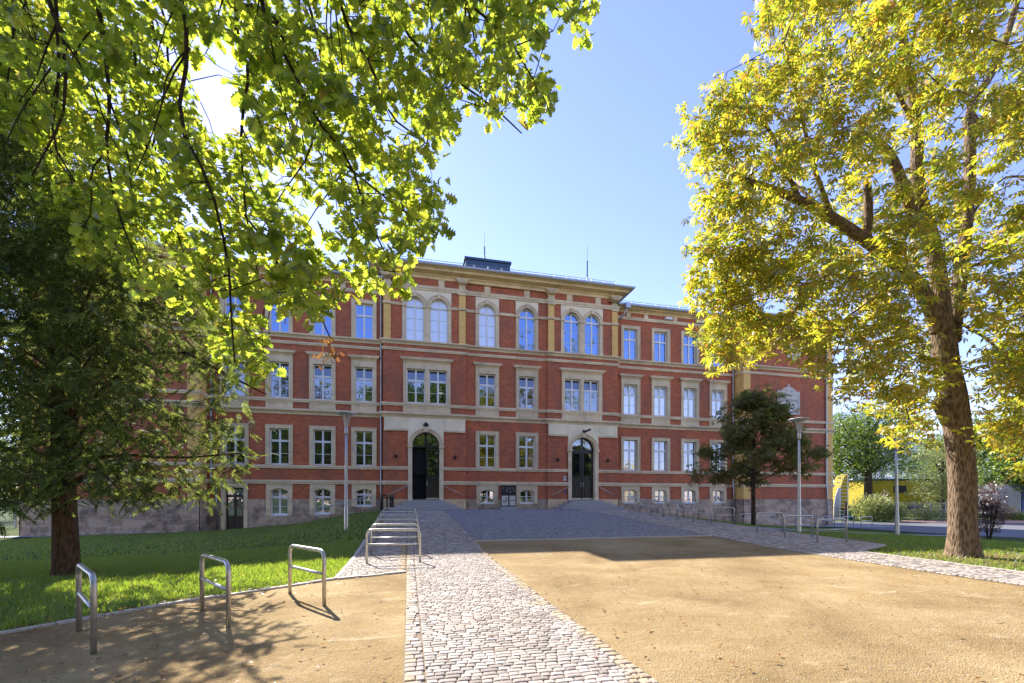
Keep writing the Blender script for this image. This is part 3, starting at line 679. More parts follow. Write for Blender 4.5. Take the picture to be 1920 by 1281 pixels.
# corner strips of the end pavilions
for s in (-1, 1):
    for r_ in (20.18, 28.64):
        mb = MB(); hw = .33; x = CX + s * r_
        mb.box(x - hw, x + hw, 31.30, 31.6, BASE_T + .03, 15.06)
        if r_ < 21: mb.box(x - hw if s > 0 else x + hw - .3, x - hw + .3 if s > 0 else x + hw, 31.601, 32.39, BASE_T + .03, 15.06)
        part(mb, "corner_strip", M['ybrick'])
# -------- windows
cache = {}
def arc_pts(cx, zc, r, a0, a1, n): return [(cx + r * math.cos(a0 + (a1 - a0) * i / n), zc + r * math.sin(a0 + (a1 - a0) * i / n)) for i in range(n + 1)]
def window_meshes(kind, z0, z1, ww, n):
    key = (kind, round(z0, 2), round(z1, 2), ww, n)
    if key in cache: return cache[key]
    H = z1 - z0; st = MB(); fr = MB(); panes = []
    pr = 0.07; fy0, fy1 = 0.16, 0.22; bw = 0.235 if kind != 'cellar' else .27
    gap = 0 if n == 1 else (.42 if kind == 'arch' else .27)
    cxs = [0.0] if n == 1 else [-(ww + gap) / 2, (ww + gap) / 2]
    tot = ww * n + gap; L, Rr = -tot / 2 - bw, tot / 2 + bw
    def bar(x0, x1, a, b, f=0.0): fr.box(x0, x1, fy0 - f, fy1 + .02, a, b)
    rise = ww / 2 if kind == 'arch' else (0.17 if kind == 'cellar' else 0)
    spring = H - rise
    topz = H + (.24 if kind in ('plain',) else .5 if kind == 'hood' else 1.75 - z1 if kind == 'cellar' else .50)
    # jambs
    jz = 0 if kind != 'cellar' else -.02
    for a, b in [(L, -tot / 2), (tot / 2, Rr)] + ([(-gap / 2, gap / 2)] if n == 2 else []):
        st.box(a, b, -pr, .24, jz, spring if rise else topz if b != gap / 2 else H)
    if kind in ('plain', 'hood'):
        st.box(-tot / 2, tot / 2, -pr, .24, H, topz)
        # inner moulding line
        for cx_ in cxs: pass
        st.box(L - .0, L + .05, -pr - .03, -pr, 0, topz); st.box(Rr - .05, Rr, -pr - .03, -pr, 0, topz); st.box(L + .05, Rr - .05, -pr - .03, -pr, topz - .05, topz)
    if kind == 'hood':
        st.box(L - .03, Rr + .03, -.14, .02, topz + .002, topz + .09)
        st.prism_xz([(L - .12, topz + .09), (Rr + .12, topz + .09), (Rr + .2, topz + .2), (L - .2, topz + .2)], -.27, .0)
        st.box(L - .22, Rr + .22, -.30, .0, topz + .2, topz + .25)
        # apron panel below the sill band
        st.box(L, Rr, -.055, .05, -.71, -.245)
        for cx_ in cxs:
            st.box(cx_ - ww / 2 + .02, cx_ + ww / 2 - .02, -.085, -.055, -.66, -.62); st.box(cx_ - ww / 2 + .02, cx_ + ww / 2 - .02, -.085, -.055, -.34, -.30)
            st.box(cx_ - ww / 2 + .02, cx_ - ww / 2 + .06, -.085, -.055, -.62, -.34); st.box(cx_ + ww / 2 - .06, cx_ + ww / 2 - .02, -.085, -.055, -.62, -.34)
    if rise:
        # plate with arched openings
        NA = 14 if kind == 'arch' else 8
        for ci, cx_ in enumerate(cxs):
            x0 = L if ci == 0 else 0.0; x1 = Rr if ci == len(cxs) - 1 else 0.0
            if kind == 'arch': arc = arc_pts(cx_, spring, ww / 2, math.pi, 0, NA)
            else:
                rr = (ww * ww / 4 + rise * rise) / (2 * rise); a = math.asin(ww / 2 / rr); arc = arc_pts(cx_, H - rr, rr, math.pi / 2 + a, math.pi / 2 - a, NA)
            for i in range(NA):
                p, q = arc[i], arc[i + 1]
                st.quad((p[0], -pr * .5, p[1]), (q[0], -pr * .5, q[1]), (q[0], -pr * .5, topz), (p[0], -pr * .5, topz), 1 if kind == 'arch' else 0)
                st.quad((p[0], -pr, p[1]), (p[0], .24, p[1]), (q[0], .24, q[1]), (q[0], -pr, q[1]))
            st.quad((x0, -pr * .5, spring), (arc[0][0], -pr * .5, spring), (arc[0][0], -pr * .5, topz), (x0, -pr * .5, topz), 1 if kind == 'arch' else 0)
            st.quad((arc[-1][0], -pr * .5, spring), (x1, -pr * .5, spring), (x1, -pr * .5, topz), (arc[-1][0], -pr * .5, topz), 1 if kind == 'arch' else 0)
            if kind == 'arch':
                ro = ww / 2 + .24
                for (ra, rb, yy) in ((ww / 2, ro - .06, -pr - .03), (ro - .06, ro, -pr - .07)):
                    A = arc_pts(cx_, spring, ra, math.pi, 0, NA); B = arc_pts(cx_, spring, rb, math.pi, 0, NA)
                    for i in range(NA):
                        st.quad((A[i][0], yy, A[i][1]), (A[i + 1][0], yy, A[i + 1][1]), (B[i + 1][0], yy, B[i + 1][1]), (B[i][0], yy, B[i][1]))
                        st.quad((B[i][0], yy, B[i][1]), (B[i + 1][0], yy, B[i + 1][1]), (B[i + 1][0], 0, B[i + 1][1]), (B[i][0], 0, B[i][1]))
                st.prism_xz([(cx_ - .09, H - .02), (cx_ + .09, H - .02), (cx_ + .13, H + .30), (cx_ - .13, H + .30)], -.2, 0)
        if kind == 'arch':
            for a, b in [(L, -tot / 2), (tot / 2, Rr)] + ([(-gap / 2, gap / 2)] if n == 2 else []):
                st.box(a - .05, b + .05, -.16, .2, spring - .10, spring + .04); st.box(a - .03, b + .03, -.12, 0, 0, .18)
        st.quad((L, -pr * .5, topz), (Rr, -pr * .5, topz), (Rr, 0.02, topz), (L, .02, topz))
        st.quad((L, -pr * .5, spring), (L, -pr * .5, topz), (L, .02, topz), (L, .02, spring)); st.quad((Rr, -pr * .5, topz), (Rr, -pr * .5, spring), (Rr, .02, spring), (Rr, .02, topz))
    # white frames and panes
    for cx_ in cxs:
        a, b = cx_ - ww / 2, cx_ + ww / 2; fw = .075; tr = spring if kind == 'arch' else H * .665
        if kind == 'cellar' and H < 1.2: tr = H * .42
        bar(a, a + fw, 0, spring); bar(b - fw, b, 0, spring); bar(a + fw, b - fw, 0, fw + .03, .01)
        bar(cx_ - .06, cx_ + .06, fw + .03, H - .03, .015)
        if not rise: bar(a + fw, b - fw, H - fw, H)
        if not (kind == 'cellar' and H < 1.2): bar(a + fw - .01, b - fw + .01, tr - .07, tr + .07, .03)
        if kind == 'arch':
            for zq in (tr * .33, tr * .66): bar(a + fw, b - fw, zq - .014, zq + .014, -.01)
        elif kind == 'cellar' and H < 1.2: bar(a + fw, b - fw, H * .5 - .02, H * .5 + .02, 0)
        else: bar(a + fw, b - fw, tr * .48 - .014, tr * .48 + .014, -.01)
        if kind == 'cellar': fr.box(a - .03, b + .03, -.06, .16, -.05, .0)
        if rise:
            NA = 14 if kind == 'arch' else 8
            if kind == 'arch': Ao = arc_pts(cx_, spring, ww / 2, math.pi, 0, NA); Ai = arc_pts(cx_, spring, ww / 2 - fw, math.pi, 0, NA)
            else:
                rr = (ww * ww / 4 + rise * rise) / (2 * rise); al = math.asin(ww / 2 / rr); Ao = arc_pts(cx_, H - rr, rr, math.pi / 2 + al, math.pi / 2 - al, NA); Ai = [(p[0], p[1] - fw) for p in Ao]
            for i in range(NA):
                fr.quad((Ai[i][0], fy0, Ai[i][1]), (Ai[i + 1][0], fy0, Ai[i + 1][1]), (Ao[i + 1][0], fy0, Ao[i + 1][1]), (Ao[i][0], fy0, Ao[i][1]))
                fr.quad((Ai[i][0], fy0, Ai[i][1]), (Ai[i][0], fy1, Ai[i][1]), (Ai[i + 1][0], fy1, Ai[i + 1][1]), (Ai[i + 1][0], fy0, Ai[i + 1][1]))
            outline = [(a, 0), (b, 0)] + [(p[0], p[1]) for p in reversed(Ao)]
        else: outline = [(a, 0), (b, 0), (b, H), (a, H)]
        for half in (0, 1):
            pb = MB(); rt = random.uniform(-.006, .006)
            if kind == 'arch':
                pts = [(cx_, 0), (b, 0)] + [p for p in reversed(Ao) if p[0] >= cx_ - 1e-6] if half else [(a, 0), (cx_, 0)] + [p for p in reversed(Ao) if p[0] <= cx_ + 1e-6]
            elif kind == 'cellar': 
                pts = [(cx_, 0), (b, 0)] + [p for p in reversed(Ao) if p[0] >= cx_ - 1e-6] if half else [(a, 0), (cx_, 0)] + [p for p in reversed(Ao) if p[0] <= cx_ + 1e-6]
            elif kind == 'hood':
                xa, xb = (cx_, b) if half else (a, cx_)
                pb.add([(xa, .19, tr), (xb, .19, tr), (xb, .30, H), (xa, .30, H)], [(0, 1, 2, 3)])
                pts = [(xa, 0), (xb, 0), (xb, tr), (xa, tr)]
            else: pts = [(cx_, 0), (b, 0), (b, H), (cx_, H)] if half else [(a, 0), (cx_, 0), (cx_, H), (a, H)]
            pb.add([(p[0], .19 + rt * (p[0] - cx_) + (random.uniform(-1, 1) * .0), p[1]) for p in pts], [tuple(range(len(pts)))])
            panes.append(pb)
    big = MB()
    for pb in panes: big.add(pb.V, pb.F)
    res = (st.mesh("window", [M['stone'], M['pale']]), fr.mesh("frame", M['white']), big)
    cache[key] = res; return res
pane_cache = {}
for (kind, x, y, z0, z1, ww, n, g) in wins:
    sm, fm, pb = window_meshes(kind, z0, z1, ww, n)
    o = link("window", sm, school, Vector((x, y, z0)) - ROOT)
    link("frame", fm, o)
    k = (id(pb), g)
    if k not in pane_cache: pane_cache[k] = pb.mesh("pane", M[g])
    pn = link("pane", pane_cache[k], o)
    pn.rotation_euler = (random.uniform(-.006, .006), 0, random.uniform(-.008, .008))
# -------- entrances
def entrance(dx, leaf_open, n):
    po = MB(); S, Rad = 4.52, .95; L, Rr = dx - 1.24, dx + 1.24; yf = 31.88
    for a, b in ((L, dx - Rad), (dx + Rad, Rr)): po.box(a, b, yf, 32.3, .66 - .66, S)
    NA = 20; arc = arc_pts(dx, S, Rad, math.pi, 0, NA); T = 6.44
    for i in range(NA):
        p, q = arc[i], arc[i + 1]
        po.quad((p[0], yf + .02, p[1]), (q[0], yf + .02, q[1]), (q[0], yf + .02, T), (p[0], yf + .02, T), 1); po.quad((p[0], yf, p[1]), (p[0], 32.4, p[1]), (q[0], 32.4, q[1]), (q[0], yf, q[1]))
    for a, b in ((L, dx - Rad), (dx + Rad, Rr)): po.quad((a, yf + .02, S), (b, yf + .02, S), (b, yf + .02, T), (a, yf + .02, T), 1)
    for x in (L, Rr): po.quad((x, yf + .02, 0), (x, 32.0, 0), (x, 32.0, T), (x, yf + .02, T), 1)
    for ra, rb, yy in ((Rad, Rad + .10, yf - .04), (Rad + .10, Rad + .2, yf - .07), (Rad + .2, Rad + .27, yf - .12)):
        A = arc_pts(dx, S, ra, math.pi, 0, NA); B = arc_pts(dx, S, rb, math.pi, 0, NA)
        for i in range(NA):
            po.quad((A[i][0], yy, A[i][1]), (A[i + 1][0], yy, A[i + 1][1]), (B[i + 1][0], yy, B[i + 1][1]), (B[i][0], yy, B[i][1]))
            po.quad((B[i][0], yy, B[i][1]), (B[i + 1][0], yy, B[i + 1][1]), (B[i + 1][0], yf + .02, B[i + 1][1]), (B[i][0], yf + .02, B[i][1]))
            po.quad((A[i][0], yf + .04, A[i][1]), (A[i + 1][0], yf + .04, A[i + 1][1]), (A[i + 1][0], yy, A[i + 1][1]), (A[i][0], yy, A[i][1]))
    for a, b in ((L, dx - Rad), (dx + Rad, Rr)): po.box(a - .04, b + .04, yf - .12, 32.0, S - .13, S + .02)
    po.prism_xz([(dx - .12, S + Rad - .02), (dx + .12, S + Rad - .02), (dx + .17, S + Rad + .34), (dx - .17, S + Rad + .34)], yf - .2, yf)
    portal = part(po, "portal", [M['stone'], M['pale']])
    # pale panels either side under the string course
    for a, b in ((CX + (-8.8 if dx < CX else 3.16), L - .01), (Rr + .01, CX + (-3.16 if dx < CX else 8.8))):
        pp = MB(); pp.box(a, b, 31.93, 32.05, 5.66, 6.45, 0); pp.box(a - .02, b, 31.86, 32.05, 5.52, 5.66, 1)
        pp.box(a + .12, b - .12, 31.905, 31.93, 5.78, 5.81, 0); pp.box(a + .12, b - .12, 31.905, 31.93, 6.31, 6.34, 0); pp.box(a + .12, a + .15, 31.905, 31.93, 5.81, 6.31, 0); pp.box(b - .15, b - .12, 31.905, 31.93, 5.81, 6.31, 0)
        part(pp, "stone_panel", [M['pale'], M['stone']])
    # dark hall behind
    hl = MB(); hl.box(dx - 1.0, dx + 1.0, 32.45, 34.4, .6, 5.6)
    hl.F = [f for i, f in enumerate(hl.F) if i != 2]; hl.M = hl.M[:len(hl.F)]
    part(hl, "entrance_hall", M['void'])
    # fanlight
    fl = MB(); Y0 = 32.2
    fl.box(dx - Rad, dx + Rad, Y0 - .03, Y0 + .08, S - .1, S + .04)
    fl.box(dx - .09, dx + .09, Y0, Y0 + .06, S + .04, S + Rad - .05)
    A = arc_pts(dx, S, Rad - .07, math.pi, 0, NA)
    for i in range(NA):
        fl.quad((A[i][0], Y0, A[i][1]), (A[i + 1][0], Y0, A[i + 1][1]), (arc[i + 1][0], Y0, arc[i + 1][1]), (arc[i][0], Y0, arc[i][1]))
    fo = part(fl, "fanlight", M['door'])
    g = MB(); g.add([(p[0], Y0 + .04, p[1]) for p in reversed(A)], [tuple(range(len(A)))]); g.build("pane", M['glass'], fo)
    # leaves
    for sgn in (-1, 1):
        wl_ = Rad - .03; H = S - .1 - .68
        root = empty("door", Vector((dx + sgn * Rad, 32.24, .68)) - ROOT); root.parent = school
        d = MB(); f = .13
        def X(a): return -sgn * a
        def bx(a, b, y0, y1, z0, z1, m=0):
            x0, x1 = sorted((X(a), X(b))); d.box(x0, x1, y0, y1, z0, z1, m)
        bx(0, f, 0, .06, 0, H); bx(wl_ - f, wl_, 0, .06, 0, H); bx(f, wl_ - f, 0, .06, H - .15, H); bx(f, wl_ - f, 0, .06, 1.62, 1.80)
        bx(f, wl_ - f, .02, .05, .0, 1.62); bx(f, wl_ - f, 0, .06, .0, .16); bx(f, wl_ - f, 0, .06, .80, .90)
        bx(f + .06, wl_ - f - .06, -.03, .02, .24, .72); bx(f + .12, wl_ - f - .12, -.045, -.03, .32, .64); bx(f + .05, wl_ - f - .05, -.02, .02, .98, 1.2); bx(f + .05, wl_ - f - .05, -.02, .02, 1.3, 1.54)
        bx(.02, wl_ - .02, -.012, -.0, .02, .14, 1)
        dl = d.build("leaf", [M['door'], M['steel']], root)
        g = MB(); x0, x1 = sorted((X(f), X(wl_ - f))); g.quad((x0, .03, 1.80), (x1, .03, 1.80), (x1, .03, H - .15), (x0, .03, H - .15)); g.build("pane", M['glass'], root)
        hd = MB(); q = X(wl_ - .06); hd.tube([(q, -.06, 1.0), (q, -.06, 1.35)], .018, 8); hd.tube([(q, -.06, 1.05), (q, 0, 1.05)], .012, 6); hd.tube([(q, -.06, 1.3), (q, 0, 1.3)], .012, 6); hd.build("handle", M['steel'], root)
        if leaf_open and sgn < 0: root.rotation_euler = (0, 0, R(78))
        root["label"] = "dark panelled door leaf standing open" if leaf_open and sgn < 0 else "dark panelled door leaf, closed"
    # steps
    for i in range(4):
        t = .38; a = MB(); z1_ = .66 - i * .165; ex = 1.27 + i * t; fy = 31.0 - i * t
        a.box(dx - ex, dx + ex, fy - .0, 31.9 - .001 * i, z1_ - .165 + .03, z1_); a.box(dx - ex + .03, dx + ex - .03, fy + .03, 31.88 - .001 * i, z1_ - .4, z1_ - .135)
        part(a, "step", M['granite'])
    # slanting wall rails
    for sgn in (-1, 1):
        rl = MB(); rl.tube([(dx + sgn * 1.2, 31.80, 1.66), (dx + sgn * 1.32, 31.80, 1.64), (dx + sgn * 2.62, 31.80, 1.02)], .024, 8, cap=True)
        for q in (.12, .9): xx = dx + sgn * (1.32 + q * 1.3); zz = 1.64 - q * .62; rl.tube([(xx, 31.8, zz), (xx, 31.98, zz - .04)], .012, 6)
        part(rl, "handrail", M['steel'], True)
        lm = MB(); xx = dx + sgn * 2.06
        lm.box(xx - .08, xx + .08, 31.78, 31.98, 3.66, 3.83); lm.box(xx - .06, xx + .06, 31.76, 31.78, 3.68, 3.81); lm.box(xx - .05, xx + .05, 31.98, 32.0, 3.6, 3.88)
        part(lm, "wall_lamp", M['dark'])
entrance(DOORX[0], True, 0); entrance(DOORX[1], False, 1)
# diamond lamp above one door, camera above the other
mb = MB(); mb.prism_xz([(DOORX[0], 5.78 + .0), (DOORX[0] + .2, 5.98), (DOORX[0], 6.18), (DOORX[0] - .2, 5.98)], 31.72, 31.9); mb.prism_xz([(DOORX[0], 5.88), (DOORX[0] + .1, 5.98), (DOORX[0], 6.08), (DOORX[0] - .1, 5.98)], 31.66, 31.72); part(mb, "lantern", M['dark'])
mb = MB(); d0 = DOORX[1]; mb.tube([(d0, 31.9, 5.95), (d0, 31.6, 5.9), (d0 + .12, 31.45, 5.88)], .03, 8); mb.tube([(d0 - .12, 31.5, 5.84), (d0 + .38, 31.35, 6.04)], [.09, .07], 10); mb.box(d0 - .08, d0 + .08, 31.86, 31.9, 5.85, 6.05); part(mb, "security_camera", M['dark'])
# cellar door in the left wing
mb = MB(); x = -11.1
mb.box(x - .78, x - .55, 32.31, 32.7, -1.3, 1.75); mb.box(x + .55, x + .78, 32.31, 32.7, -1.3, 1.75); mb.box(x - .55, x + .55, 32.31, 32.7, 1.5, 1.75); cd = part(mb, "cellar_doorway", M['stone'])
mb = MB(); mb.box(x - .55, x + .55, 32.58, 32.64, -1.3, 1.5)
for a in (-.46, .06):
    mb.box(x + a, x + a + .4, 32.55, 32.58, -1.1, -.5); 
dd = part(mb, "door", M['door'])
mb = MB()
for a in (-.42, .08): mb.box(x + a, x + a + .34, 32.56, 32.575, -.35, .85)
mb.box(x - .46, x + .46, 32.56, 32.575, 1.02, 1.42); part(mb, "door_glass", M['glass_frost'])
# -------- roofs
def hip(name, x0, x1, y0, y1, ze, pitch, hipx=True, m='slate', hx0=True, hx1=True):
    mb = MB(); hd = (y1 - y0) / 2; zr = ze + hd * pitch; ym = (y0 + y1) / 2
    a = x0 + (hd if hx0 else 0); b = x1 - (hd if hx1 else 0)
    mb.add([(x0, y0, ze), (x1, y0, ze), (x1, y1, ze), (x0, y1, ze), (a, ym, zr), (b, ym, zr)], [(0, 1, 5, 4), (1, 2, 5), (2, 3, 4, 5), (3, 0, 4), (0, 3, 2, 1)])
    return part(mb, name, M[m])
hip("roof", CX - 8.87 - .95, CX + 8.87 + .95, 31.07, 46.3, 17.08, .50)
hip("roof", CX - 19.8, CX - 8.0, 31.8, 46.6, 16.08, .46, hx0=False, hx1=False); hip("roof", CX + 8.0, CX + 19.8, 31.8, 46.6, 16.08, .46, hx0=False, hx1=False)
hip("roof", CX - 28.95 - .6, CX - 19.87 + .6, 30.75, 47.1, 16.09, .42); hip("roof", CX + 19.87 - .6, CX + 28.95 + .6, 30.75, 47.1, 16.09, .42)
# snow guards
def guard(x0, x1, y, z, slope):
    mb = MB()
    for k in range(2): mb.tube([(x0, y, z + .1 + k * .14), (x1, y, z + .1 + k * .14)], .018, 5)
    nn = int((x1 - x0) / 1.0)
    for i in range(nn + 1): x = x0 + (x1 - x0) * i / nn; mb.box(x - .015, x + .015, y - .02, y + .1, z - .05, z + .27)
    part(mb, "snow_guard", M['zinc'])
guard(CX - 8.6, CX + 8.6, 31.75, 17.40, .5); guard(CX + 9.2, CX + 19, 32.4, 16.35, .46); guard(CX - 19, CX - 9.2, 32.4, 16.35, .46)
mb = MB()
for i in range(36):
    x = CX + 9.9 + i * .28; 
    for j in range(5):
        yy = 33.0 + j * 1.15; zz = 16.08 + (yy - 31.8) * .46
        mb.box(x + (j % 2) * .14, x + (j % 2) * .14 + .05, yy, yy + .12, zz - .01, zz + .09)
part(mb, "snow_stop", M['zinc'])["kind"] = "stuff"
# roof box, masts
mb = MB(); mb.box(4.55, 8.3, 36.2, 39.0, 17.4, 20.45); mb.box(4.45, 8.4, 36.1, 39.1, 20.45, 20.62)
for x in (4.9, 5.5, 6.1, 6.7, 7.3, 7.9): mb.box(x, x + .05, 36.16, 36.2, 18, 20.45)
part(mb, "roof_housing", M['roofmetal'])
for (x, y, z0, z1, z2) in ((6.35, 37.5, 20.6, 22.4, 23.6), (14.3, 34.0, 17.9, 20.3, 21.6)):
    mb = MB(); mb.tube([(x, y, z0), (x, y, z1)], .05, 8); mb.tube([(x, y, z1), (x, y, z2)], .014, 6)
    for k in range(3): a = k * 2.1; mb.tube([(x, y, z0 + 1.1), (x + .5 * math.cos(a), y + .4 * math.sin(a), z0 + .05)], .012, 5)
    part(mb, "lightning_mast", M['roofmetal'])
# downpipes
def pipe(x, y, zt, zb, kick=0.0):
    mb = MB(); mb.tube([(x, y - .45, zt + .25), (x, y - .4, zt), (x, y - .12, zt - .5), (x, y - .12, 1.9), (x + kick, y - .2, 1.6), (x + kick * 1.3, y - .2, zb)], .065, 10)
    zz = zb + 1
    while zz < zt - 1: mb.tube([(x, y - .12, zz), (x, y - .12, zz + .06)], .078, 10); zz += 2
    part(mb, "downpipe", M['zinc'], True)
pipe(CX - 8.87 - .16, 32.4, 15.6, -.1, .0); pipe(CX - 19.87 + .28, 32.4, 15.6, -1.4, .3); pipe(CX + 19.87 - .22, 32.4, 15.6, -1.4, .0); pipe(CX + 28.95 - .75, 31.35, 15.6, -1.5, 0)
mb = MB(); mb.box(CX + 9.35, CX + 9.75, 31.55, 31.85, 15.7, 16.1); mb.tube([(CX + 9.55, 31.7, 15.7), (CX + 9.3, 31.9, 15.2), (CX + 9.02, 32.3, 14.9)], .07, 8); part(mb, "rain_hopper", M['zinc'])
# vents in the frieze of the right wing
for x in (CX + 12.9 + .6, CX + 15.8 + .6): mb = MB(); mb.box(x - .3, x + .3, 32.15, 32.4, 15.38, 15.55); part(mb, "vent", M['white'])
# plaques of the end pavilion
def text(name, body, size, loc, parent, m, ext=0.004, rz=0):
    c = bpy.data.curves.new(name, 'FONT'); c.body = body; c.size = size; c.extrude = ext; c.align_x = 'CENTER'; c.align_y = 'CENTER'
    c.materials.append(m); o = bpy.data.objects.new(name, c); col.objects.link(o); o.parent = parent; 
    dg = bpy.context.evaluated_depsgraph_get(); me = bpy.data.meshes.new_from_object(o.evaluated_get(dg)); bpy.data.objects.remove(o)
    if not me.materials: me.materials.append(m)
    o = link(name, me, parent, loc); o.rotation_euler = (R(90), 0, rz); return o
M['engrave'] = simple("engraved_letter", (0.27, 0.23, 0.20), 0.9)
M['plaque'] = stone_mat("plaque_stone", (0.62, 0.58, 0.52), (0.45, 0.4, 0.34), 0.3, 3)
def plaque(x, z, w_, h_, lines, flip=False):
    mb = MB(); hw = w_ / 2
    if not flip:
        out = [(-hw, 0), (hw, 0), (hw, h_ * .74), (hw - .1, h_ * .78), (hw * .72, h_ * .76), (hw * .4, h_ * .87), (hw * .22, h_ * .9), (.1, h_ * .91), (.09, h_ * .98), (0, h_), (-.09, h_ * .98), (-.1, h_ * .91), (-hw * .22, h_ * .9), (-hw * .4, h_ * .87), (-hw * .72, h_ * .76), (-hw + .1, h_ * .78), (-hw, h_ * .74)]
    else:
        out = [(0, 0), (.25, .06), (hw * .6, .22), (hw, .2), (hw, h_), (-hw, h_), (-hw, .2), (-hw * .6, .22), (-.25, .06)]
    mb.prism_xz(out, -.1, 0.02)
    if not flip:
        zt = h_ * .64
        for a in ((-hw + .14, hw - .14, .13, .17), (-hw + .14, hw - .14, zt, zt + .04), (-hw + .14, -hw + .18, .17, zt), (hw - .18, hw - .14, .17, zt)): mb.box(a[0], a[1], -.13, -.1, a[2], a[3])
        for s in (-1, 1): mb.tube([(s * .52, -.12, h_ * .78), (s * .3, -.12, h_ * .76), (s * .22, -.12, h_ * .8), (s * .3, -.12, h_ * .85), (s * .4, -.12, h_ * .82)], .03, 6)
    o = mb.build("plaque", M['plaque'], school, Vector((x, 31.34, z)) - ROOT)
    for (b, s, zz) in lines: text("inscription", b, s, (0, -.102, zz), o, M['engrave'])
plaque(31.45, 7.95, 2.25, 2.55, [("Lasset Wahrheit", .29, 1.18), ("Der Tugen.", .31, .58)])
plaque(32.0, 12.55, 1.35, 1.3, [("AB", .5, .72)], True)
# diamond brick ornaments
for cx_ in (29.85, 32.9):
    mb = MB()
    for k in range(8):
        a0 = k * math.pi / 4; 
    for i in range(12):
        t = i / 12 * 4; e = int(t); fr_ = t - e; c4 = [(.45, 0), (0, .45), (-.45, 0), (0, -.45)]; p0 = c4[e]; p1 = c4[(e + 1) % 4]
        px_ = p0[0] + (p1[0] - p0[0]) * fr_; pz_ = p0[1] + (p1[1] - p0[1]) * fr_
        mb.box(cx_ + px_ - .07, cx_ + px_ + .07, 31.343, 31.36, 4.55 + pz_ - .045, 4.55 + pz_ + .045)
    for dx_, dz_ in ((.75, 0), (-.75, 0), (0, .75), (0, -.75), (.95, 0), (-.95, 0)): mb.box(cx_ + dx_ - .06, cx_ + dx_ + .06, 31.343, 31.36, 4.55 + dz_ - .04, 4.55 + dz_ + .04)
    part(mb, "brick_ornament", M['ybrick'])
# small house signs by the right door
mb = MB(); mb.box(DOORX[1] - 1.6, DOORX[1] - 1.35, 31.96, 31.99, 2.15, 2.32); mb.box(DOORX[1] - 1.6, DOORX[1] - 1.35, 31.96, 31.99, 2.38, 2.5); part(mb, "door_sign", M['paper'])
mb = MB(); mb.box(DOORX[1] - 1.55, DOORX[1] - 1.4, 31.94, 31.98, 1.2, 1.42); part(mb, "door_sign", simple("blue_sign", (.03, .12, .3), .5))
# ramps with rails right and left of the centre block
def railing(name, pts, label, posts=None, hh=.9, mid=True):
    o = empty(name, pts[0], label, "handrail"); P0 = Vector(pts[0]); mb = MB()
    top = [Vector(p) + Vector((0, 0, hh)) - P0 for p in pts]; mb.tube(top, .024, 8); mb.build("rail", M['steel'], o, smooth=True)
    if mid: mb = MB(); mb.tube([t - Vector((0, 0, .1)) for t in top], .016, 6); mb.build("lower_rail", M['steel'], o, smooth=True)
    for (a, b, q) in posts:
        p = Vector(pts[a]).lerp(Vector(pts[b]), q) - P0; mb = MB(); mb.tube([p - Vector((0, 0, .1)), p + Vector((0, 0, hh))], .02, 8); mb.build("post", M['steel'], o, smooth=True)
    return o
railing("handrail", [(-6.2, 31.3, -.9), (-2.9, 31.3, .0), (-2.3, 31.3, .03)], "sloping steel handrail beside the left cellar windows", [(0, 1, .12), (0, 1, .36), (0, 1, .92)])
railing("handrail", [(16.4, 31.4, .05), (17.0, 31.4, .0), (18.3, 31.4, -.4)], "short steel handrail next to the right entrance steps", [(0, 1, .9), (1, 2, .9)])
railing("handrail", [(18.4, 30.6, .05), (19.0, 30.6, .0), (21.6, 30.6, -.9)], "longer steel handrail sloping down past the right wing cellar windows", [(0, 1, .5), (1, 2, .5), (1, 2, .95)])

# ------------------------------------------------------------------ street furniture
def make_rack(w_=1.28, h_=.82, r=.03):
    root = empty("bike_rack"); c = .13; P = [(-w_ / 2, 0, -.15), (-w_ / 2, 0, h_ - c)]
    for i in range(1, 7): a = math.pi - i * math.pi / 12; P.append((-w_ / 2 + c + c * math.cos(a), 0, h_ - c + c * math.sin(a)))
    P += [(-p[0], 0, p[2]) for p in reversed(P)]
    mb = MB(); mb.tube(P, r, 12); mb.build("hoop", M['steel'], root, smooth=True)
    mb = MB(); mb.tube([(-w_ / 2, 0, h_ * .56), (w_ / 2, 0, h_ * .56)], r * .78, 10); mb.build("crossbar", M['steel'], root, smooth=True)
    return root
rack0 = make_rack(); first = [True]
def place_rack(x, y, rz, label, group):
    o = rack0 if first[0] else copy_tree(rack0); first[0] = False
    o.location = (x, y, h1(x, y)); o.rotation_euler = (0, 0, rz); tag(o, label, "bike rack", group)
    return o
near = [((-4.06, 6.70), (-3.31, 5.68), "galvanised bike hoop nearest the lower left corner, on the grit"), ((-3.0, 7.48), (-2.27, 6.42), "galvanised bike hoop in the middle of the three beside the lit lawn"), ((-2.02, 8.41), (-1.27, 7.35), "galvanised bike hoop on the grit closest to the cobbled path")]
for a, b, lab in near: place_rack((a[0] + b[0]) / 2, (a[1] + b[1]) / 2, math.atan2(b[1] - a[1], b[0] - a[0]), lab, "three bike hoops standing on the grit")
ordn = ["frontmost", "second", "third", "fourth", "fifth", "farthest"]
for i in range(6): place_rack(-.36, 11.35 + i * 1.4, R(-3) if i == 0 else R(random.uniform(-2, 2)), "%s steel bike hoop of the left row leading to the open door" % ordn[i], "left row of bike hoops beside the cobbled path")
for i, nm in enumerate(["nearest", "middle", "rear"]): place_rack(14.62, 12.7 + i * 1.38, 0, "%s of the three right hand bike hoops before the tall lamp" % nm, "right row of bike hoops")
on2 = ["frontmost", "second", "third", "fourth", "fifth", "sixth", "last"]
for i in range(7): place_rack(14.62 - i * .01, 18.3 + i * 1.33, 0, "%s bike hoop of the seven leading to the right entrance" % on2[i], "right row of bike hoops")
on3 = ["first", "second", "third", "fourth", "fifth", "sixth", "seventh"]
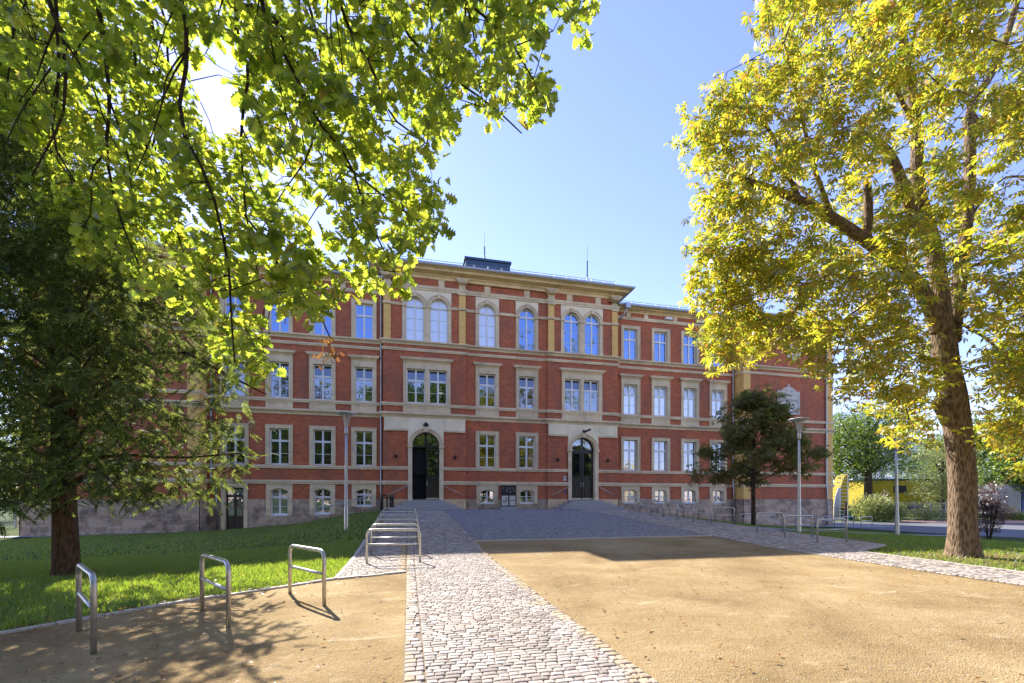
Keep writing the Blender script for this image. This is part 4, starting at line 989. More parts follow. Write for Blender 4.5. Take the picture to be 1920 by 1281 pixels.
for i in range(7): place_rack(25.6 + i * 1.95, 29.3, R(4), "%s bike hoop from the left along the shaded right end wall" % on3[i], "bike hoops along the right end wall")

def make_lamp():
    root = empty("street_lamp"); mb = MB()
    mb.lathe([(.09, -.1), (.085, .9), (.07, .95), (.058, 2.8), (.045, 4.25), (.0, 4.25)], 14); mb.build("pole", M['steel'], root, smooth=True)
    mb = MB(); mb.lathe([(.062, 4.05), (.075, 4.1), (.075, 4.3), (.06, 4.32)], 14); mb.build("collar", M['steel'], root, smooth=True)
    mb = MB(); mb.lathe([(.06, 4.3), (.085, 4.5), (.14, 4.76), (.18, 4.86)], 16)
    mb.build("diffuser", M['lampglass'], root, smooth=True)
    mb = MB(); mb.lathe([(.05, 4.84), (.24, 4.85), (.38, 4.91), (.39, 4.935), (.24, 4.97), (.0, 5.02)], 26); mb.build("lamp_shade", M['lampshade'], root, smooth=True)
    for k in range(3):
        a = k * 2.094 + .3; mb = MB(); mb.tube([(.055 * math.cos(a), .055 * math.sin(a), 4.3), (.19 * math.cos(a), .19 * math.sin(a), 4.86)], .009, 5); mb.build("strut", M['steel'], root)
    return root
def clearplastic():
    m, n, p, o = mat("lamp_plastic"); t = n.nodes.new("ShaderNodeBsdfTransparent"); t.inputs[0].default_value = (.92, .93, .93, 1); mx = n.nodes.new("ShaderNodeMixShader"); mx.inputs[0].default_value = .3
    p.inputs['Base Color'].default_value = (.8, .8, .8, 1); p.inputs['Roughness'].default_value = .15; n.links.new(t.outputs[0], mx.inputs[1]); n.links.new(p.outputs[0], mx.inputs[2]); n.links.new(mx.outputs[0], o.inputs[0]); return m
M['lampglass'] = clearplastic(); M['lampshade'] = simple("lamp_dish", (.58, .59, .58), .4, .2)
lamp0 = make_lamp()
for i, (x, y, lab) in enumerate(((-2.59, 20.02, "dish topped street lamp on the left lawn before the red facade"), (16.66, 16.03, "dish topped street lamp behind the right bike hoops"), (22.57, 16.29, "street lamp by the road left of the big yellow tree"))):
    o = lamp0 if i == 0 else copy_tree(lamp0); o.location = (x, y, h1(x, y)); o.rotation_euler = (0, R(.4 * i), R(40 * i)); tag(o, lab, "street lamp", "street lamps")
# notice board
x0, y0 = 7.02, 31.2
sg = empty("notice_board", (x0, y0, 0), "black notice board with three pale printed sheets between the entrances", "notice board")
mb = MB(); mb.box(-.55, .55, -.08, .08, .20, 1.73); mb.box(-.57, .57, -.03, .1, 1.60, 1.75); mb.build("panel", M['dark'], sg)
mb = MB(); mb.box(-.56, .56, -.2, .14, -.1, .20); mb.build("plinth", M['granite'], sg)
for a, b, c, d in ((-.50, -.04, .28, .98), (.07, .50, .66, .98), (.07, .50, .28, .61)):
    mb = MB(); mb.box(a, b, -.095, -.08, c, d); s_ = mb.build("sheet", M['paper'], sg)
    mb = MB()
    if b < 0:
        mb.box(-.42, -.12, -.099, -.095, .50, .62); mb.box(-.42, -.30, -.099, -.095, .62, .68); mb.box(-.22, -.12, -.099, -.095, .62, .86); mb.box(-.26, -.22, -.099, -.095, .74, .84)
        for k in range(3): mb.box(-.42, -.2, -.098, -.095, .34 + k * .04, .352 + k * .04)
    else:
        for k in range(4): mb.box(a + .05, b - .05 - .06 * (k % 2), -.098, -.095, c + .07 + k * .05, c + .08 + k * .05)
    mb.build("print", M['engrave'], s_)
text("number", "2", .26, (-.40, -.084, 1.52), sg, M['engrave'])
mb = MB()
for (a, z) in ((-.12, 1.32), (.12, 1.24), (.42, 1.32)): mb.box(a - .04, a + .05, -.084, -.08, z, z + .04)
for k in range(3): mb.box(-.2, .45, -.083, -.08, 1.46 + k * .05, 1.465 + k * .05)
mb.build("marks", M['paper'], sg)
# litter bin and ash post by the left steps
o = empty("litter_bin", (-1.12, 31.3, 0), "slim dark litter bin beside the left entrance steps", "bin")
mb = MB(); mb.box(-.14, .14, -.14, .14, .06, .92); mb.box(-.16, .16, -.16, .16, .92, .99); mb.box(-.17, .17, -.17, .17, -.05, .06); mb.build("body", M['dark'], o)
mb = MB(); mb.box(-.1, .1, -.166, -.16, .93, .97); mb.box(-.02, .02, -.146, -.14, .5, .56); mb.build("lid_slot", M['steel'], o)
mb = MB(); mb.tube([(-1.72, 31.25, -.05), (-1.72, 31.25, .85), (-1.66, 31.25, .97), (-1.55, 31.25, 1.0), (-1.45, 31.25, .95), (-1.42, 31.25, .82), (-1.42, 31.25, -.05)], .05, 10)
o = mb.build("bollard_hoop", M['dark'], smooth=True); tag(o, "black rounded metal hoop next to the litter bin at the drainpipe", "bollard")

# ------------------------------------------------------------------ vegetation
def norm(a): return a / np.maximum(1e-9, np.linalg.norm(a, axis=-1, keepdims=True))
def frames(d, up):
    d = norm(d); y = norm(np.cross(up, d)); z = np.cross(d, y); return np.stack([d, y, z], 2)   # columns
def instance(name, sv, sf, P, Rm, S, m, parent=None, smooth=False, mi=None):
    sv = np.array(sv, float); sf = np.array(sf); n = len(P)
    V = np.einsum('nij,kj->nki', Rm, sv) * S[:, None, None] + P[:, None, :]
    F = sf[None] + (np.arange(n) * len(sv))[:, None, None]
    return fast_mesh(name, V.reshape(-1, 3), F.reshape(-1, sf.shape[1]), m, smooth)
def oak_leaf():
    prof = [(0.0, 0.0), (.10, .03), (.19, .17), (.27, .10), (.35, .31), (.45, .14), (.56, .40), (.66, .19), (.78, .38), (.85, .20), (.96, .20), (1.0, .0)]
    V = []
    for s in (1, -1):
        for t, w_ in prof: V.append((t, s * w_, w_ * .35 - .22 * t * t))
    n = len(prof); return V, [list(range(n)), list(range(2 * n - 1, n - 1, -1))]
def palmate(k=6):
    V = []; F = []
    for i in range(k):
        a = (i - (k - 1) / 2) * 0.72; ln = 1 - .09 * abs(i - (k - 1) / 2); c, s = math.cos(a), math.sin(a)
        for (t, w_, z) in ((0.03, 0, 0), (.62, .135, -.10), (1.0, 0, -.36), (.62, -.135, -.10)):
            t *= ln; V.append((c * t - s * w_, s * t + c * w_, z))
        F.append([4 * i, 4 * i + 1, 4 * i + 2, 4 * i + 3])
    return V, F
def simple_leaf(): return [(0, 0, 0), (.45, .28, .05), (1, 0, -.12), (.45, -.28, .05)], [[0, 1, 2, 3]]
def yew_spray(n=7):
    V = []; F = []
    for i in range(n):
        t = .08 + .9 * i / n
        for s in (1, -1):
            a = .95 - .45 * t; l = .30 * (1 - .45 * t); c, q = math.cos(a), math.sin(a) * s; b = len(V); w_ = .055
            V += [(t - w_, 0, -.25 * t * t), (t + w_, 0, -.25 * t * t), (t + c * l + w_ * .5, q * l, -.25 * t * t - .05), (t + c * l - w_ * .5, q * l, -.25 * t * t - .05)]; F.append([b, b + 1, b + 2, b + 3])
    b = len(V); V += [(0, .012, 0), (1.05, .006, -.27), (1.05, -.006, -.27), (0, -.012, 0)]; F.append([b, b + 1, b + 2, b + 3])
    return V, F
def inside_poly(x, y, poly):
    r = np.zeros(len(x), bool); n = len(poly)
    for i in range(n):
        x1, y1 = poly[i]; x2, y2 = poly[(i + 1) % n]
        c = ((y1 > y) != (y2 > y)) & (x < (x2 - x1) * (y - y1) / ((y2 - y1) if y2 != y1 else 1e-9) + x1); r ^= c
    return r
def Wn(x, y, Z):
    u = (x - 960) / FOC; return np.stack([(CT * u + ST) * Z, (CT - ST * u) * Z, EYE - (y - 937) / FOC * Z], 1)
def vnoise(P, s, seed=0):
    r = np.random.default_rng(seed); v = np.zeros(len(P))
    for k in range(6):
        d = r.normal(size=3); d /= np.linalg.norm(d); v += np.sin(P @ d * s * (1 + .5 * k) * 2 + r.random() * 6.28) / (1 + .4 * k)
    return v / 2.2
def polysample(pl, step=.15):
    out = []
    for a, b in zip(pl[:-1], pl[1:]):
        L = (b - a).length; k = max(1, int(L / step))
        for i in range(k): out.append(tuple(a.lerp(b, i / k)))
    out.append(tuple(pl[-1])); return out
def smooth_pl(pl, it=2):
    for _ in range(it):
        q = [pl[0]]
        for a, b in zip(pl[:-1], pl[1:]): q += [a.lerp(b, .25), a.lerp(b, .75)]
        q.append(pl[-1]); pl = q
    return pl
def wob(pl, amp, rr):
    return [pl[0]] + [p + Vector(rr.normal(size=3) * amp) for p in pl[1:-1]] + [pl[-1]]
def limb(mb, pl, r0, r1, n=8, rough=0.0):
    k = len(pl); mb.tube(pl, [r0 + (r1 - r0) * (i / (k - 1)) ** .8 for i in range(k)], n)

def grow(name, label, cat, base, trunk, limbs, clusters, leaf, leafm, barkm, size, per, spread, seed, twig_r=.006, up=1.0, droop=.35, group=None, extra=None, twigs=1.0, tn=14, crown_name="crown"):
    """trunk/limbs: lists of ([Vector..], r0, r1) in world space; clusters: (n,3) positions of leaf clusters"""
    rr = np.random.default_rng(seed); root = empty(name, base, label, cat, group); B = Vector(base)
    mb = MB()
    for pl, rad in trunk:
        pl = smooth_pl(pl, 2); k = len(pl); t = np.linspace(0, 1, k); rd = np.interp(t, np.linspace(0, 1, len(rad)), rad)
        mb.tube([p - B for p in pl], list(rd), tn)
    samp = []
    for pl, r0, r1 in limbs:
        pl = smooth_pl(pl, 1); limb(mb, [p - B for p in pl], r0, r1, 7); samp += polysample(pl, .2)
    for pl, rad in trunk: samp += polysample(pl, .3)[len(polysample(pl, .3)) // 2:]
    S = np.array(samp)
    tr = mb.build("trunk", barkm, root, smooth=True)
    # twigs to the clusters
    C = np.asarray(clusters); tw = MB()
    if twigs > 0:
        order = rr.permutation(len(C)); nodes = [S]
        for cnt, ix in enumerate(order):
            if rr.random() > twigs: continue
            c = C[ix]; A = nodes[0]; d = np.linalg.norm(A - c, axis=1) + np.maximum(0, c[2] - A[:, 2]) * .5; j = int(np.argmin(d)); a = A[j]; L = d[j]
            if L < .05 or L > 4.5: continue
            m1 = a + (c - a) * .4 + rr.normal(size=3) * .08 * L + np.array([0, 0, .10 * L]); m2 = a + (c - a) * .75 + rr.normal(size=3) * .05 * L + np.array([0, 0, .06 * L])
            r0 = twig_r * (1 + min(3.0, L) * .9); tw.tube([Vector(a) - B, Vector(m1) - B, Vector(m2) - B, Vector(c) - B], [r0, r0 * .75, r0 * .5, r0 * .3], 4, cap=False)
            if L > .7: nodes[0] = np.concatenate([nodes[0], [m1, m2]])
        if tw.V: tw.build("branches", barkm, root)
    # leaves
    n = len(C) * per; ci = np.repeat(np.arange(len(C)), per); az = rr.random(n) * 2 * math.pi
    d = np.stack([np.cos(az), np.sin(az), -droop + rr.normal(size=n) * .35], 1); d = norm(d)
    P = C[ci] + rr.normal(size=(n, 3)) * spread * np.array([1, 1, .75]) + d * size * .1
    upv = norm(np.array([0, 0, up]) + rr.normal(size=(n, 3)) * .55); sc = size * (.65 + .6 * rr.random(n))
    sv, sf = leaf; me = instance(crown_name, sv, sf, P - np.array(B), frames(d, upv), sc, leafm)
    link(crown_name, me, root)
    if extra: extra(root, B)
    return root

# --- the oak whose boughs hang into the picture from the upper left
def oak():
    rr = np.random.default_rng(3)
    base = Vector((-6.6, 1.2, h1(-6.6, 1.2)))
    trunk = [([base, base + Vector((.05, 0, 3)), base + Vector((.2, .3, 6)), base + Vector((.4, .6, 9)), base + Vector((.8, .9, 13))], [.62, .46, .42, .36, .2])]
    T = base
    L1 = [T + Vector((.2, .4, 6.5)), Vector((-5, 3.2, 8.2)), Vector((-2.3, 5.2, 9.7)), Vector((.6, 6.2, 10.2)), Vector((3.2, 7.0, 9.8))]
    L2 = [T + Vector((.2, .3, 5.8)), Vector((-7.0, 4.6, 7.6)), Vector((-5.8, 7.2, 9.2)), Vector((-3.6, 8.8, 9.6)), Vector((-1.2, 9.8, 10.2))]
    L3 = [T + Vector((.3, .5, 7.5)), Vector((-6, 4, 11)), Vector((-4, 7.5, 12.2)), Vector((0, 9.5, 12.4))]
    L4 = [T + Vector((.0, .3, 5.0)), Vector((-8.2, 4.2, 6.4)), Vector((-8.0, 6.8, 7.2))]
    limbs = [(L1, .2, .07), (L2, .18, .06), (L3, .15, .05), (L4, .12, .04)]
    anchors = sum([polysample(l, .3) for l in (L1, L2, L3, L4)], [])
    A = np.array(anchors)
    H = [[(100, -60, 6.4), (104, 60, 6.3), (118, 160, 6.2), (112, 260, 6.1), (140, 340, 6.0)],
         [(165, -80, 6.6), (185, 40, 6.5), (203, 110, 6.4), (212, 200, 6.3), (214, 290, 6.2), (235, 400, 6.1), (262, 500, 6.0)],
         [(92, 10, 6.0), (124, 90, 6.0), (128, 170, 5.9), (112, 240, 5.9), (60, 330, 5.8)],
         [(210, -40, 7.4), (250, 50, 7.3), (258, 140, 7.2), (268, 260, 7.1), (320, 380, 6.9), (352, 500, 6.7)],
         [(330, -60, 6.0), (345, 80, 5.9), (330, 220, 5.8), (392, 350, 5.8), (425, 480, 5.7), (440, 600, 5.7), (440, 680, 5.6)],
         [(440, -60, 7.0), (447, 90, 6.9), (468, 140, 6.8), (452, 230, 6.7), (458, 330, 6.7), (455, 420, 6.6), (490, 540, 6.5)],
         [(480, -40, 6.4), (505, 40, 6.3), (545, 130, 6.2), (600, 230, 6.2), (650, 300, 6.1), (690, 400, 6.1), (740, 510, 6.0)],
         [(520, 40, 7.2), (560, 160, 7.1), (620, 290, 7.0), (690, 350, 6.9), (770, 400, 6.8), (820, 440, 6.8)],
         [(620, -60, 6.2), (650, 50, 6.2), (690, 140, 6.1), (740, 220, 6.0), (800, 270, 6.0)],
         [(700, -70, 7.3), (745, 40, 7.2), (820, 120, 7.1), (920, 190, 7.0), (978, 250, 6.9)],
         [(800, -70, 6.6), (870, 10, 6.5), (950, 70, 6.4), (1000, 150, 6.4)],
         [(930, -90, 7.6), (1010, -20, 7.5), (1075, 40, 7.4)],
         [(20, -60, 6.8), (25, 60, 6.7), (10, 180, 6.6)],
         [(270, -30, 8.0), (300, 120, 7.9), (400, 330, 7.7), (520, 480, 7.4), (600, 580, 7.2), (622, 640, 7.1)],
         [(560, -60, 8.0), (590, 90, 7.9), (600, 200, 7.8), (640, 330, 7.6), (660, 470, 7.4), (670, 560, 7.3)],
         [(280, -60, 9), (330, 80, 8.9), (300, 240, 8.8), (250, 380, 8.6), (200, 470, 8.5)]]
    for h in H:
        pl = [W(*p) for p in h]; j = int(np.argmin(np.linalg.norm(A - np.array(pl[0]), axis=1))); a = Vector(A[j])
        pl = [a, a.lerp(pl[0], .5) + Vector((0, 0, .15))] + wob(pl, .05, rr); limbs.append((pl, .036 + rr.random() * .018, .009))
        for q in range(3):
            k = rr.integers(2, max(3, len(pl) - 2)); st_ = pl[k]; dx_ = Vector(rr.normal(size=3) * .22); end = st_ + Vector((.25 * rr.normal(), .2 * rr.normal(), -.9 - .9 * rr.random())) + dx_
            limbs.append((wob([st_, st_.lerp(end, .35) + Vector((0, 0, .06)), st_.lerp(end, .7), end], .05, rr), .016, .005))
    mask = [(-120, -260), (1150, -260), (1120, 5), (1093, 85), (1054, 46), (1019, 26), (997, 39), (1010, 87), (1023, 153), (1026, 192), (980, 268), (949, 208), (933, 150), (925, 232), (866, 175), (822, 150), (855, 232), (833, 306),
            (806, 282), (786, 216), (772, 262), (790, 323), (822, 372), (840, 428), (813, 459), (792, 485), (785, 535), (766, 572), (745, 566), (730, 500), (700, 532), (672, 598), (640, 560), (622, 590), (632, 640), (600, 640),
            (585, 560), (548, 560), (560, 630), (540, 690), (500, 715), (440, 708), (402, 655), (392, 596), (340, 555), (290, 548), (240, 505), (200, 530), (150, 515), (130, 420), (70, 360), (40, 270), (-120, 200)]
    holes = [(398, 128, 56), (428, 212, 44), (605, 395, 34), (598, 455, 26), (590, 330, 16), (768, 243, 22), (690, 495, 12), (650, 250, 13), (540, 300, 10), (160, 200, 12), (60, 120, 14), (40, 40, 14), (330, 40, 10), (720, 120, 10), (880, 110, 10)]
    N_ = 4500; x = rr.uniform(-120, 1150, N_); y = rr.uniform(-260, 720, N_); ok = inside_poly(x, y, mask)
    for hx, hy, hr in holes: ok &= (x - hx) ** 2 + (y - hy) ** 2 > hr * hr
    x, y = x[ok], y[ok]; Z = 5.5 + 3.6 * rr.random(len(x)) ** 1.1 + (x < 300) * rr.random(len(x)) * 1.0
    C = Wn(x, y, Z); keep = vnoise(C, 1.9, 4) + rr.normal(size=len(C)) * .25 > -.22; C = C[keep]
    # the part of the crown overhead and above the frame
    n2 = 500; up = np.stack([rr.uniform(-11, -3, n2), rr.uniform(-5, 9, n2), rr.uniform(8.5, 14, n2)], 1)
    zz = ST * up[:, 0] + CT * up[:, 1]; out = (zz < 1) | (937 - FOC * (up[:, 2] - EYE) / np.maximum(zz, .1) < -60) ; up = up[out]
    C = np.concatenate([C, up])
    nb = np.array([np.sum(np.einsum('ij,ij->i', C - c, C - c) < .7 ** 2) for c in C]); C = C[(nb > 4) | (C[:, 2] > 7)]
    t_ = (C[:, 2] + .93) / math.tan(SUN_EL); gx = C[:, 0] - math.sin(SUN_AZ) * t_; gy = C[:, 1] - math.cos(SUN_AZ) * t_
    C = C[~((gx > -.5) & (gx < 4) & (gy > 2) & (gy < 8))]
    print("oak clusters", len(C))
    def dead(root, B):
        c = np.array([W(620, 640, 6.6), W(625, 655, 6.6), W(478, 440, 6.2), W(612, 662, 6.6)]); n = 36; ci = np.arange(n) % 4; az = rr.random(n) * 6.28
        d = norm(np.stack([np.cos(az), np.sin(az), -1.2 + rr.normal(size=n) * .3], 1)); P = c[ci] + rr.normal(size=(n, 3)) * .06
        sv, sf = oak_leaf(); link("withered_leaves", instance("withered_leaves", sv, sf, P - np.array(B), frames(d, norm(rr.normal(size=(n, 3)))), np.full(n, .09), M['deadleaf']), root)
    grow("oak_tree", "oak with sunlit lobed leaves hanging into the upper left", "tree", base, trunk, limbs, C, oak_leaf(), M['oakleaf'], M['bark_dark'], .18, 10, .085, 7, twig_r=.0045, up=.8, droop=.5, extra=dead)
oak()

# --- the yellow horse chestnut on the right
def chestnut():
    rr = np.random.default_rng(8)
    base = W(1806, 1040, 12.9); base.z = h1(base.x, base.y) - .05
    def P(x, y, z): return W(x, y, z)
    trunk = [([base, P(1806, 1020, 12.9), P(1805, 985, 12.9), P(1805, 900, 12.9), P(1798, 820, 12.9), P(1786, 745, 12.9), P(1775, 690, 12.9), P(1768, 620, 12.9), P(1760, 590, 12.9)], [.45, .38, .325, .31, .31, .33, .29, .275, .25]),
             ([P(1762, 620, 12.9), P(1740, 560, 12.8), P(1700, 508, 12.6), P(1640, 462, 12.4), P(1560, 408, 12.1), P(1500, 375, 11.9), P(1420, 345, 11.5), P(1372, 330, 11.3)], [.23, .20, .18, .16, .135, .11, .07, .04]),
             ([P(1768, 620, 13), P(1764, 540, 13.1), P(1742, 430, 13.3), P(1716, 350, 13.4), P(1722, 250, 13.6), P(1702, 130, 13.8), P(1682, 0, 14), P(1665, -140, 14.2)], [.23, .21, .20, .18, .15, .12, .09, .05]),
             ([P(1785, 640, 13), P(1800, 520, 13.3), P(1812, 420, 13.6), P(1820, 300, 14), P(1815, 200, 14.2), P(1868, 130, 14.4), P(1900, 30, 14.6), P(1930, -80, 14.8)], [.20, .18, .165, .15, .13, .10, .08, .04]),
             ([P(1626, 455, 12.3), P(1629, 400, 12.25), P(1626, 345, 12.2)], [.10, .11, .09]),
             ([P(1782, 790, 12.8), P(1764, 765, 12.75), P(1753, 752, 12.7)], [.22, .16, .11]),
             ([P(1725, 440, 13.2), P(1700, 370, 13.0), P(1672, 290, 12.8), P(1640, 262, 12.7)], [.16, .15, .12, .05])]
    L = []
    def add(pts, r0, r1): L.append((wob([P(*p) for p in pts], .06, rr), r0, r1))
    add([(1500, 375, 11.9), (1470, 310, 11.6), (1440, 250, 11.4), (1400, 200, 11.2), (1330, 198, 11)], .07, .02)
    add([(1560, 408, 12.1), (1520, 300, 11.6), (1500, 180, 11.4), (1470, 80, 11.3)], .08, .02)
    add([(1420, 345, 11.5), (1390, 420, 11.3), (1360, 520, 11.2), (1370, 620, 11.2)], .04, .012)
    add([(1500, 375, 11.9), (1440, 470, 11.8), (1440, 560, 11.7)], .035, .01)
    add([(1700, 508, 12.6), (1640, 560, 12), (1570, 610, 11.6), (1520, 660, 11.4)], .05, .012)
    add([(1722, 250, 13.6), (1660, 150, 13.2), (1600, 60, 13), (1560, -40, 13)], .08, .02)
    add([(1805, 500, 13.3), (1850, 484, 13), (1920, 480, 12.6), (2010, 460, 12.4)], .07, .02)
    add([(1815, 200, 14.2), (1850, 260, 14), (1920, 240, 13.6), (1990, 200, 13.4)], .07, .02)
    add([(1812, 420, 13.6), (1870, 330, 13.4), (1940, 330, 13.2)], .05, .015)
    add([(1770, 690, 12.9), (1700, 650, 11.9), (1640, 680, 11.4), (1600, 740, 11.2)], .045, .012)
    add([(1790, 600, 12.9), (1860, 640, 12), (1920, 720, 11.7), (1960, 800, 11.6)], .05, .012)
    add([(1702, 130, 13.8), (1730, 20, 13.6), (1800, -80, 13.4)], .06, .02)
    add([(1560, 408, 12.1), (1480, 340, 13.5), (1400, 260, 14.2)], .06, .02)
    mask = [(1446, -60), (1420, 60), (1425, 92), (1390, 112), (1382, 162), (1327, 165), (1312, 200), (1277, 215), (1275, 260), (1305, 272), (1312, 330), (1296, 372), (1302, 480), (1298, 560), (1312, 592), (1325, 640), (1342, 690), (1370, 700),
            (1394, 662), (1422, 672), (1444, 658), (1456, 645), (1470, 660), (1500, 645), (1505, 676), (1521, 696), (1543, 683), (1550, 725), (1571, 740), (1585, 773), (1600, 802), (1625, 790), (1650, 822), (1672, 850), (1705, 862), (1722, 836), (1748, 800), (1762, 760),
            (1830, 800), (1832, 862), (1862, 872), (1882, 850), (1930, 890), (2100, 880), (2260, 500), (2240, -60), (2000, -330), (1560, -330)]
    holes = [(1452, 578, 26), (1425, 560, 17), (1480, 585, 14), (1418, 528, 12), (1500, 515, 10), (1380, 440, 9), (1600, 590, 12), (1880, 380, 14), (1850, 210, 10), (1905, 520, 10), (1640, 610, 10), (1560, 640, 10), (1690, 700, 12), (1710, 660, 10)]
    N_ = 9000; x = rr.uniform(1270, 2260, N_); y = rr.uniform(-330, 890, N_); ok = inside_poly(x, y, mask)
    for hx, hy, hr in holes: ok &= (x - hx) ** 2 + (y - hy) ** 2 > hr * hr
    ok &= ~((x > 1760) & (x < 1840) & (y > 640) & (rr.random(N_) < .75)) 
    x, y = x[ok], y[ok]; depth = np.clip((x - 1270) / 300, .3, 1); Z = 12.9 + (rr.random(len(x)) - .55) * 7.0 * depth - 1.4 * (1 - depth)
    C = Wn(x, y, Z); keep = vnoise(C, 1.8, 9) + rr.normal(size=len(C)) * .18 > np.where(C[:, 2] < 7.5, -.32, -.04)
    # keep the big limbs readable: fewer leaves right in front of them
    C = C[keep]; Zc = ST * C[:, 0] + CT * C[:, 1]; Xc = CT * C[:, 0] - ST * C[:, 1]; pxx = 960 + FOC * Xc / Zc; pyy = 937 - FOC * (C[:, 2] - EYE) / Zc
    thin = np.zeros(len(C), bool)
    for pl, rad in trunk[1:5]:
        q = np.array([tuple(p) for p in smooth_pl(pl, 1)]); d = np.min(np.linalg.norm(C[:, None, :] - q[None], axis=2) , axis=1)
        dd = np.min(np.hypot(pxx[:, None] - (960 + FOC * (CT * q[:, 0] - ST * q[:, 1]) / (ST * q[:, 0] + CT * q[:, 1]))[None], pyy[:, None] - (937 - FOC * (q[:, 2] - EYE) / (ST * q[:, 0] + CT * q[:, 1]))[None]), axis=1)
        thin |= (dd < 24) & (Zc < 13.2) & (rr.random(len(C)) < .66)
    C = C[~thin]
    nb = np.array([np.sum(np.einsum('ij,ij->i', C - c, C - c) < .75 ** 2) for c in C]); C = C[nb > 4]
    print("chestnut clusters", len(C))
    grow("chestnut_tree", "large horse chestnut with yellow autumn leaves on the right lawn", "tree", base, trunk, L, C, palmate(6), M['chestleaf'], M['bark'], .20, 8, .17, 10, twig_r=.006, up=1.0, droop=.25, tn=20)
chestnut()

# --- the dark yew on the left
def yew():
    rr = np.random.default_rng(21)
    base = W(125, 1075, 10.2); base.z = h1(base.x, base.y) - .05
    P = W
    trunk = [([base, P(124, 1050, 10.2), P(121, 950, 10.2), P(118, 850, 10.2), P(116, 740, 10.2), P(113, 600, 10.2), P(108, 450, 10.2), P(100, 300, 10.2), P(95, 150, 10.2)], [.29, .25, .22, .21, .19, .16, .13, .09, .04]),
             ([P(128, 860, 10.2), P(140, 760, 10.1), P(142, 640, 10.0), P(150, 520, 9.9), P(160, 420, 9.8)], [.10, .10, .09, .06, .03])]
    mask = [(-260, -100), (20, -60), (70, 80), (130, 240), (230, 390), (330, 500), (400, 590), (430, 670), (490, 725), (530, 762), (480, 775), (440, 748), (455, 800), (478, 838), (468, 868), (420, 900), (385, 945), (340, 915), (285, 938), (225, 918), (175, 935), (150, 900), (90, 925), (62, 958), (20, 945), (-100, 960), (-300, 900)]
    N_ = 5200; x = rr.uniform(-300, 530, N_); y = rr.uniform(-100, 960, N_); ok = inside_poly(x, y, mask)
    x, y = x[ok], y[ok]; Z = 10.2 + (rr.random(len(x)) - .5) * 6.2 * np.clip(1.1 - np.abs(x - 115) / 600, .3, 1)
    C = Wn(x, y, Z); keep = vnoise(C * np.array([1, 1, 2.0]), 1.5, 5) + rr.normal(size=len(C)) * .25 > -.05 - .25 * (y < 700) + .5 * ((x > 250) & (y > 560)) - .08; C = C[keep]
    L = []
    tp = [Vector(p) for p in polysample(trunk[0][0], .25)]
    targ = C[rr.permutation(len(C))[:58]]
    for t in targ:
        t = Vector(t); cand = min(tp[6:], key=lambda q: abs(q.z - (t.z - .3 - .25 * (t - q).length)) + .0 * (t - q).length)
        mid = cand.lerp(t, .5) + Vector((0, 0, .35)); L.append((wob([cand, cand.lerp(mid, .5) + Vector((0, 0, .1)), mid, mid.lerp(t, .55) + Vector((0, 0, .12)), t], .06, rr), .055, .012))
    for pts in ([(116, 700, 10.2), (60, 690, 10), (-20, 660, 9.8), (-80, 650, 9.6)], [(114, 560, 10.2), (70, 480, 10), (20, 400, 9.8)], [(125, 800, 10.2), (230, 690, 9.8), (330, 650, 9.5), (420, 700, 9.3), (500, 740, 9.2)], [(122, 880, 10.2), (210, 850, 9.8), (330, 860, 9.4), (450, 850, 9.2)]):
        L.append(([P(*p) for p in pts], .06, .015))
    print("yew clusters", len(C))
    grow("yew_tree", "dark yew with drooping needle sprays on the left lawn", "tree", base, trunk, L, C, yew_spray(), M['yewleaf'], M['bark_yew'], .34, 9, .20, 22, twig_r=.005, up=1.0, droop=.55, tn=16)
yew()

def crown_tree(name, label, x, y, H, rad, trunk_r, first_branch, leaf, leafm, barkm, size, ncl, per, seed, group=None, squash=1.0, spread=.22, cat="tree", lobes=9, twigs=.35, lean=0.0, taper=False, lr=1.0):
    rr = np.random.default_rng(seed); b = Vector((x, y, h1(x, y) - .05)); top = b + Vector((lean, 0, H * .93))
    tk = [b, b + Vector((lean * .2, 0, H * .3)), b + Vector((lean * .5 + .1, .1, H * .6)), top]
    trunk = [(tk, [trunk_r * 1.25, trunk_r, trunk_r * .65, trunk_r * .15])]
    ch = H - first_branch; cz = b.z + first_branch + ch * .5; cen = []; L = []
    for i in range(lobes):
        a = 2.4 * i + rr.random(); q = (i + .5) / lobes; hh = first_branch + ch * (.12 + .76 * q); rr_ = rad * math.sqrt(max(.08, 1 - (2 * (q - .42)) ** 2 * .8)) * .62 * (.75 + .5 * rr.random()) * ((1.25 - .95 * q) if taper else 1)
        c = Vector((b.x + lean * q + rr_ * math.cos(a), b.y + rr_ * math.sin(a), b.z + hh)); cen.append((c, lr * rad * (.40 + .2 * rr.random())))
        s0 = b + Vector((lean * q * .6, 0, max(first_branch * .8, hh * .72))); L.append((wob([s0, s0.lerp(c, .5) + Vector((0, 0, .15)), c, c + (c - s0) * .3], .08, rr), trunk_r * .38, trunk_r * .08))
    P = []
    for k in range(ncl):
        c, r_ = cen[rr.integers(len(cen))]; d = rr.normal(size=3); d /= np.linalg.norm(d); q = r_ * (.55 + .5 * rr.random()); P.append((c.x + d[0] * q, c.y + d[1] * q, c.z + d[2] * q * .8 * squash))
    P = np.array(P); P = P[P[:, 2] > b.z + first_branch * .85]
    P = P[vnoise(P, 6.0 / rad, seed) + rr.normal(size=len(P)) * .3 > -.5]
    return grow(name, label, cat, b, trunk, L, P, leaf, leafm, barkm, size, per, spread, seed + 1, twig_r=.006, group=group, twigs=twigs, tn=10)
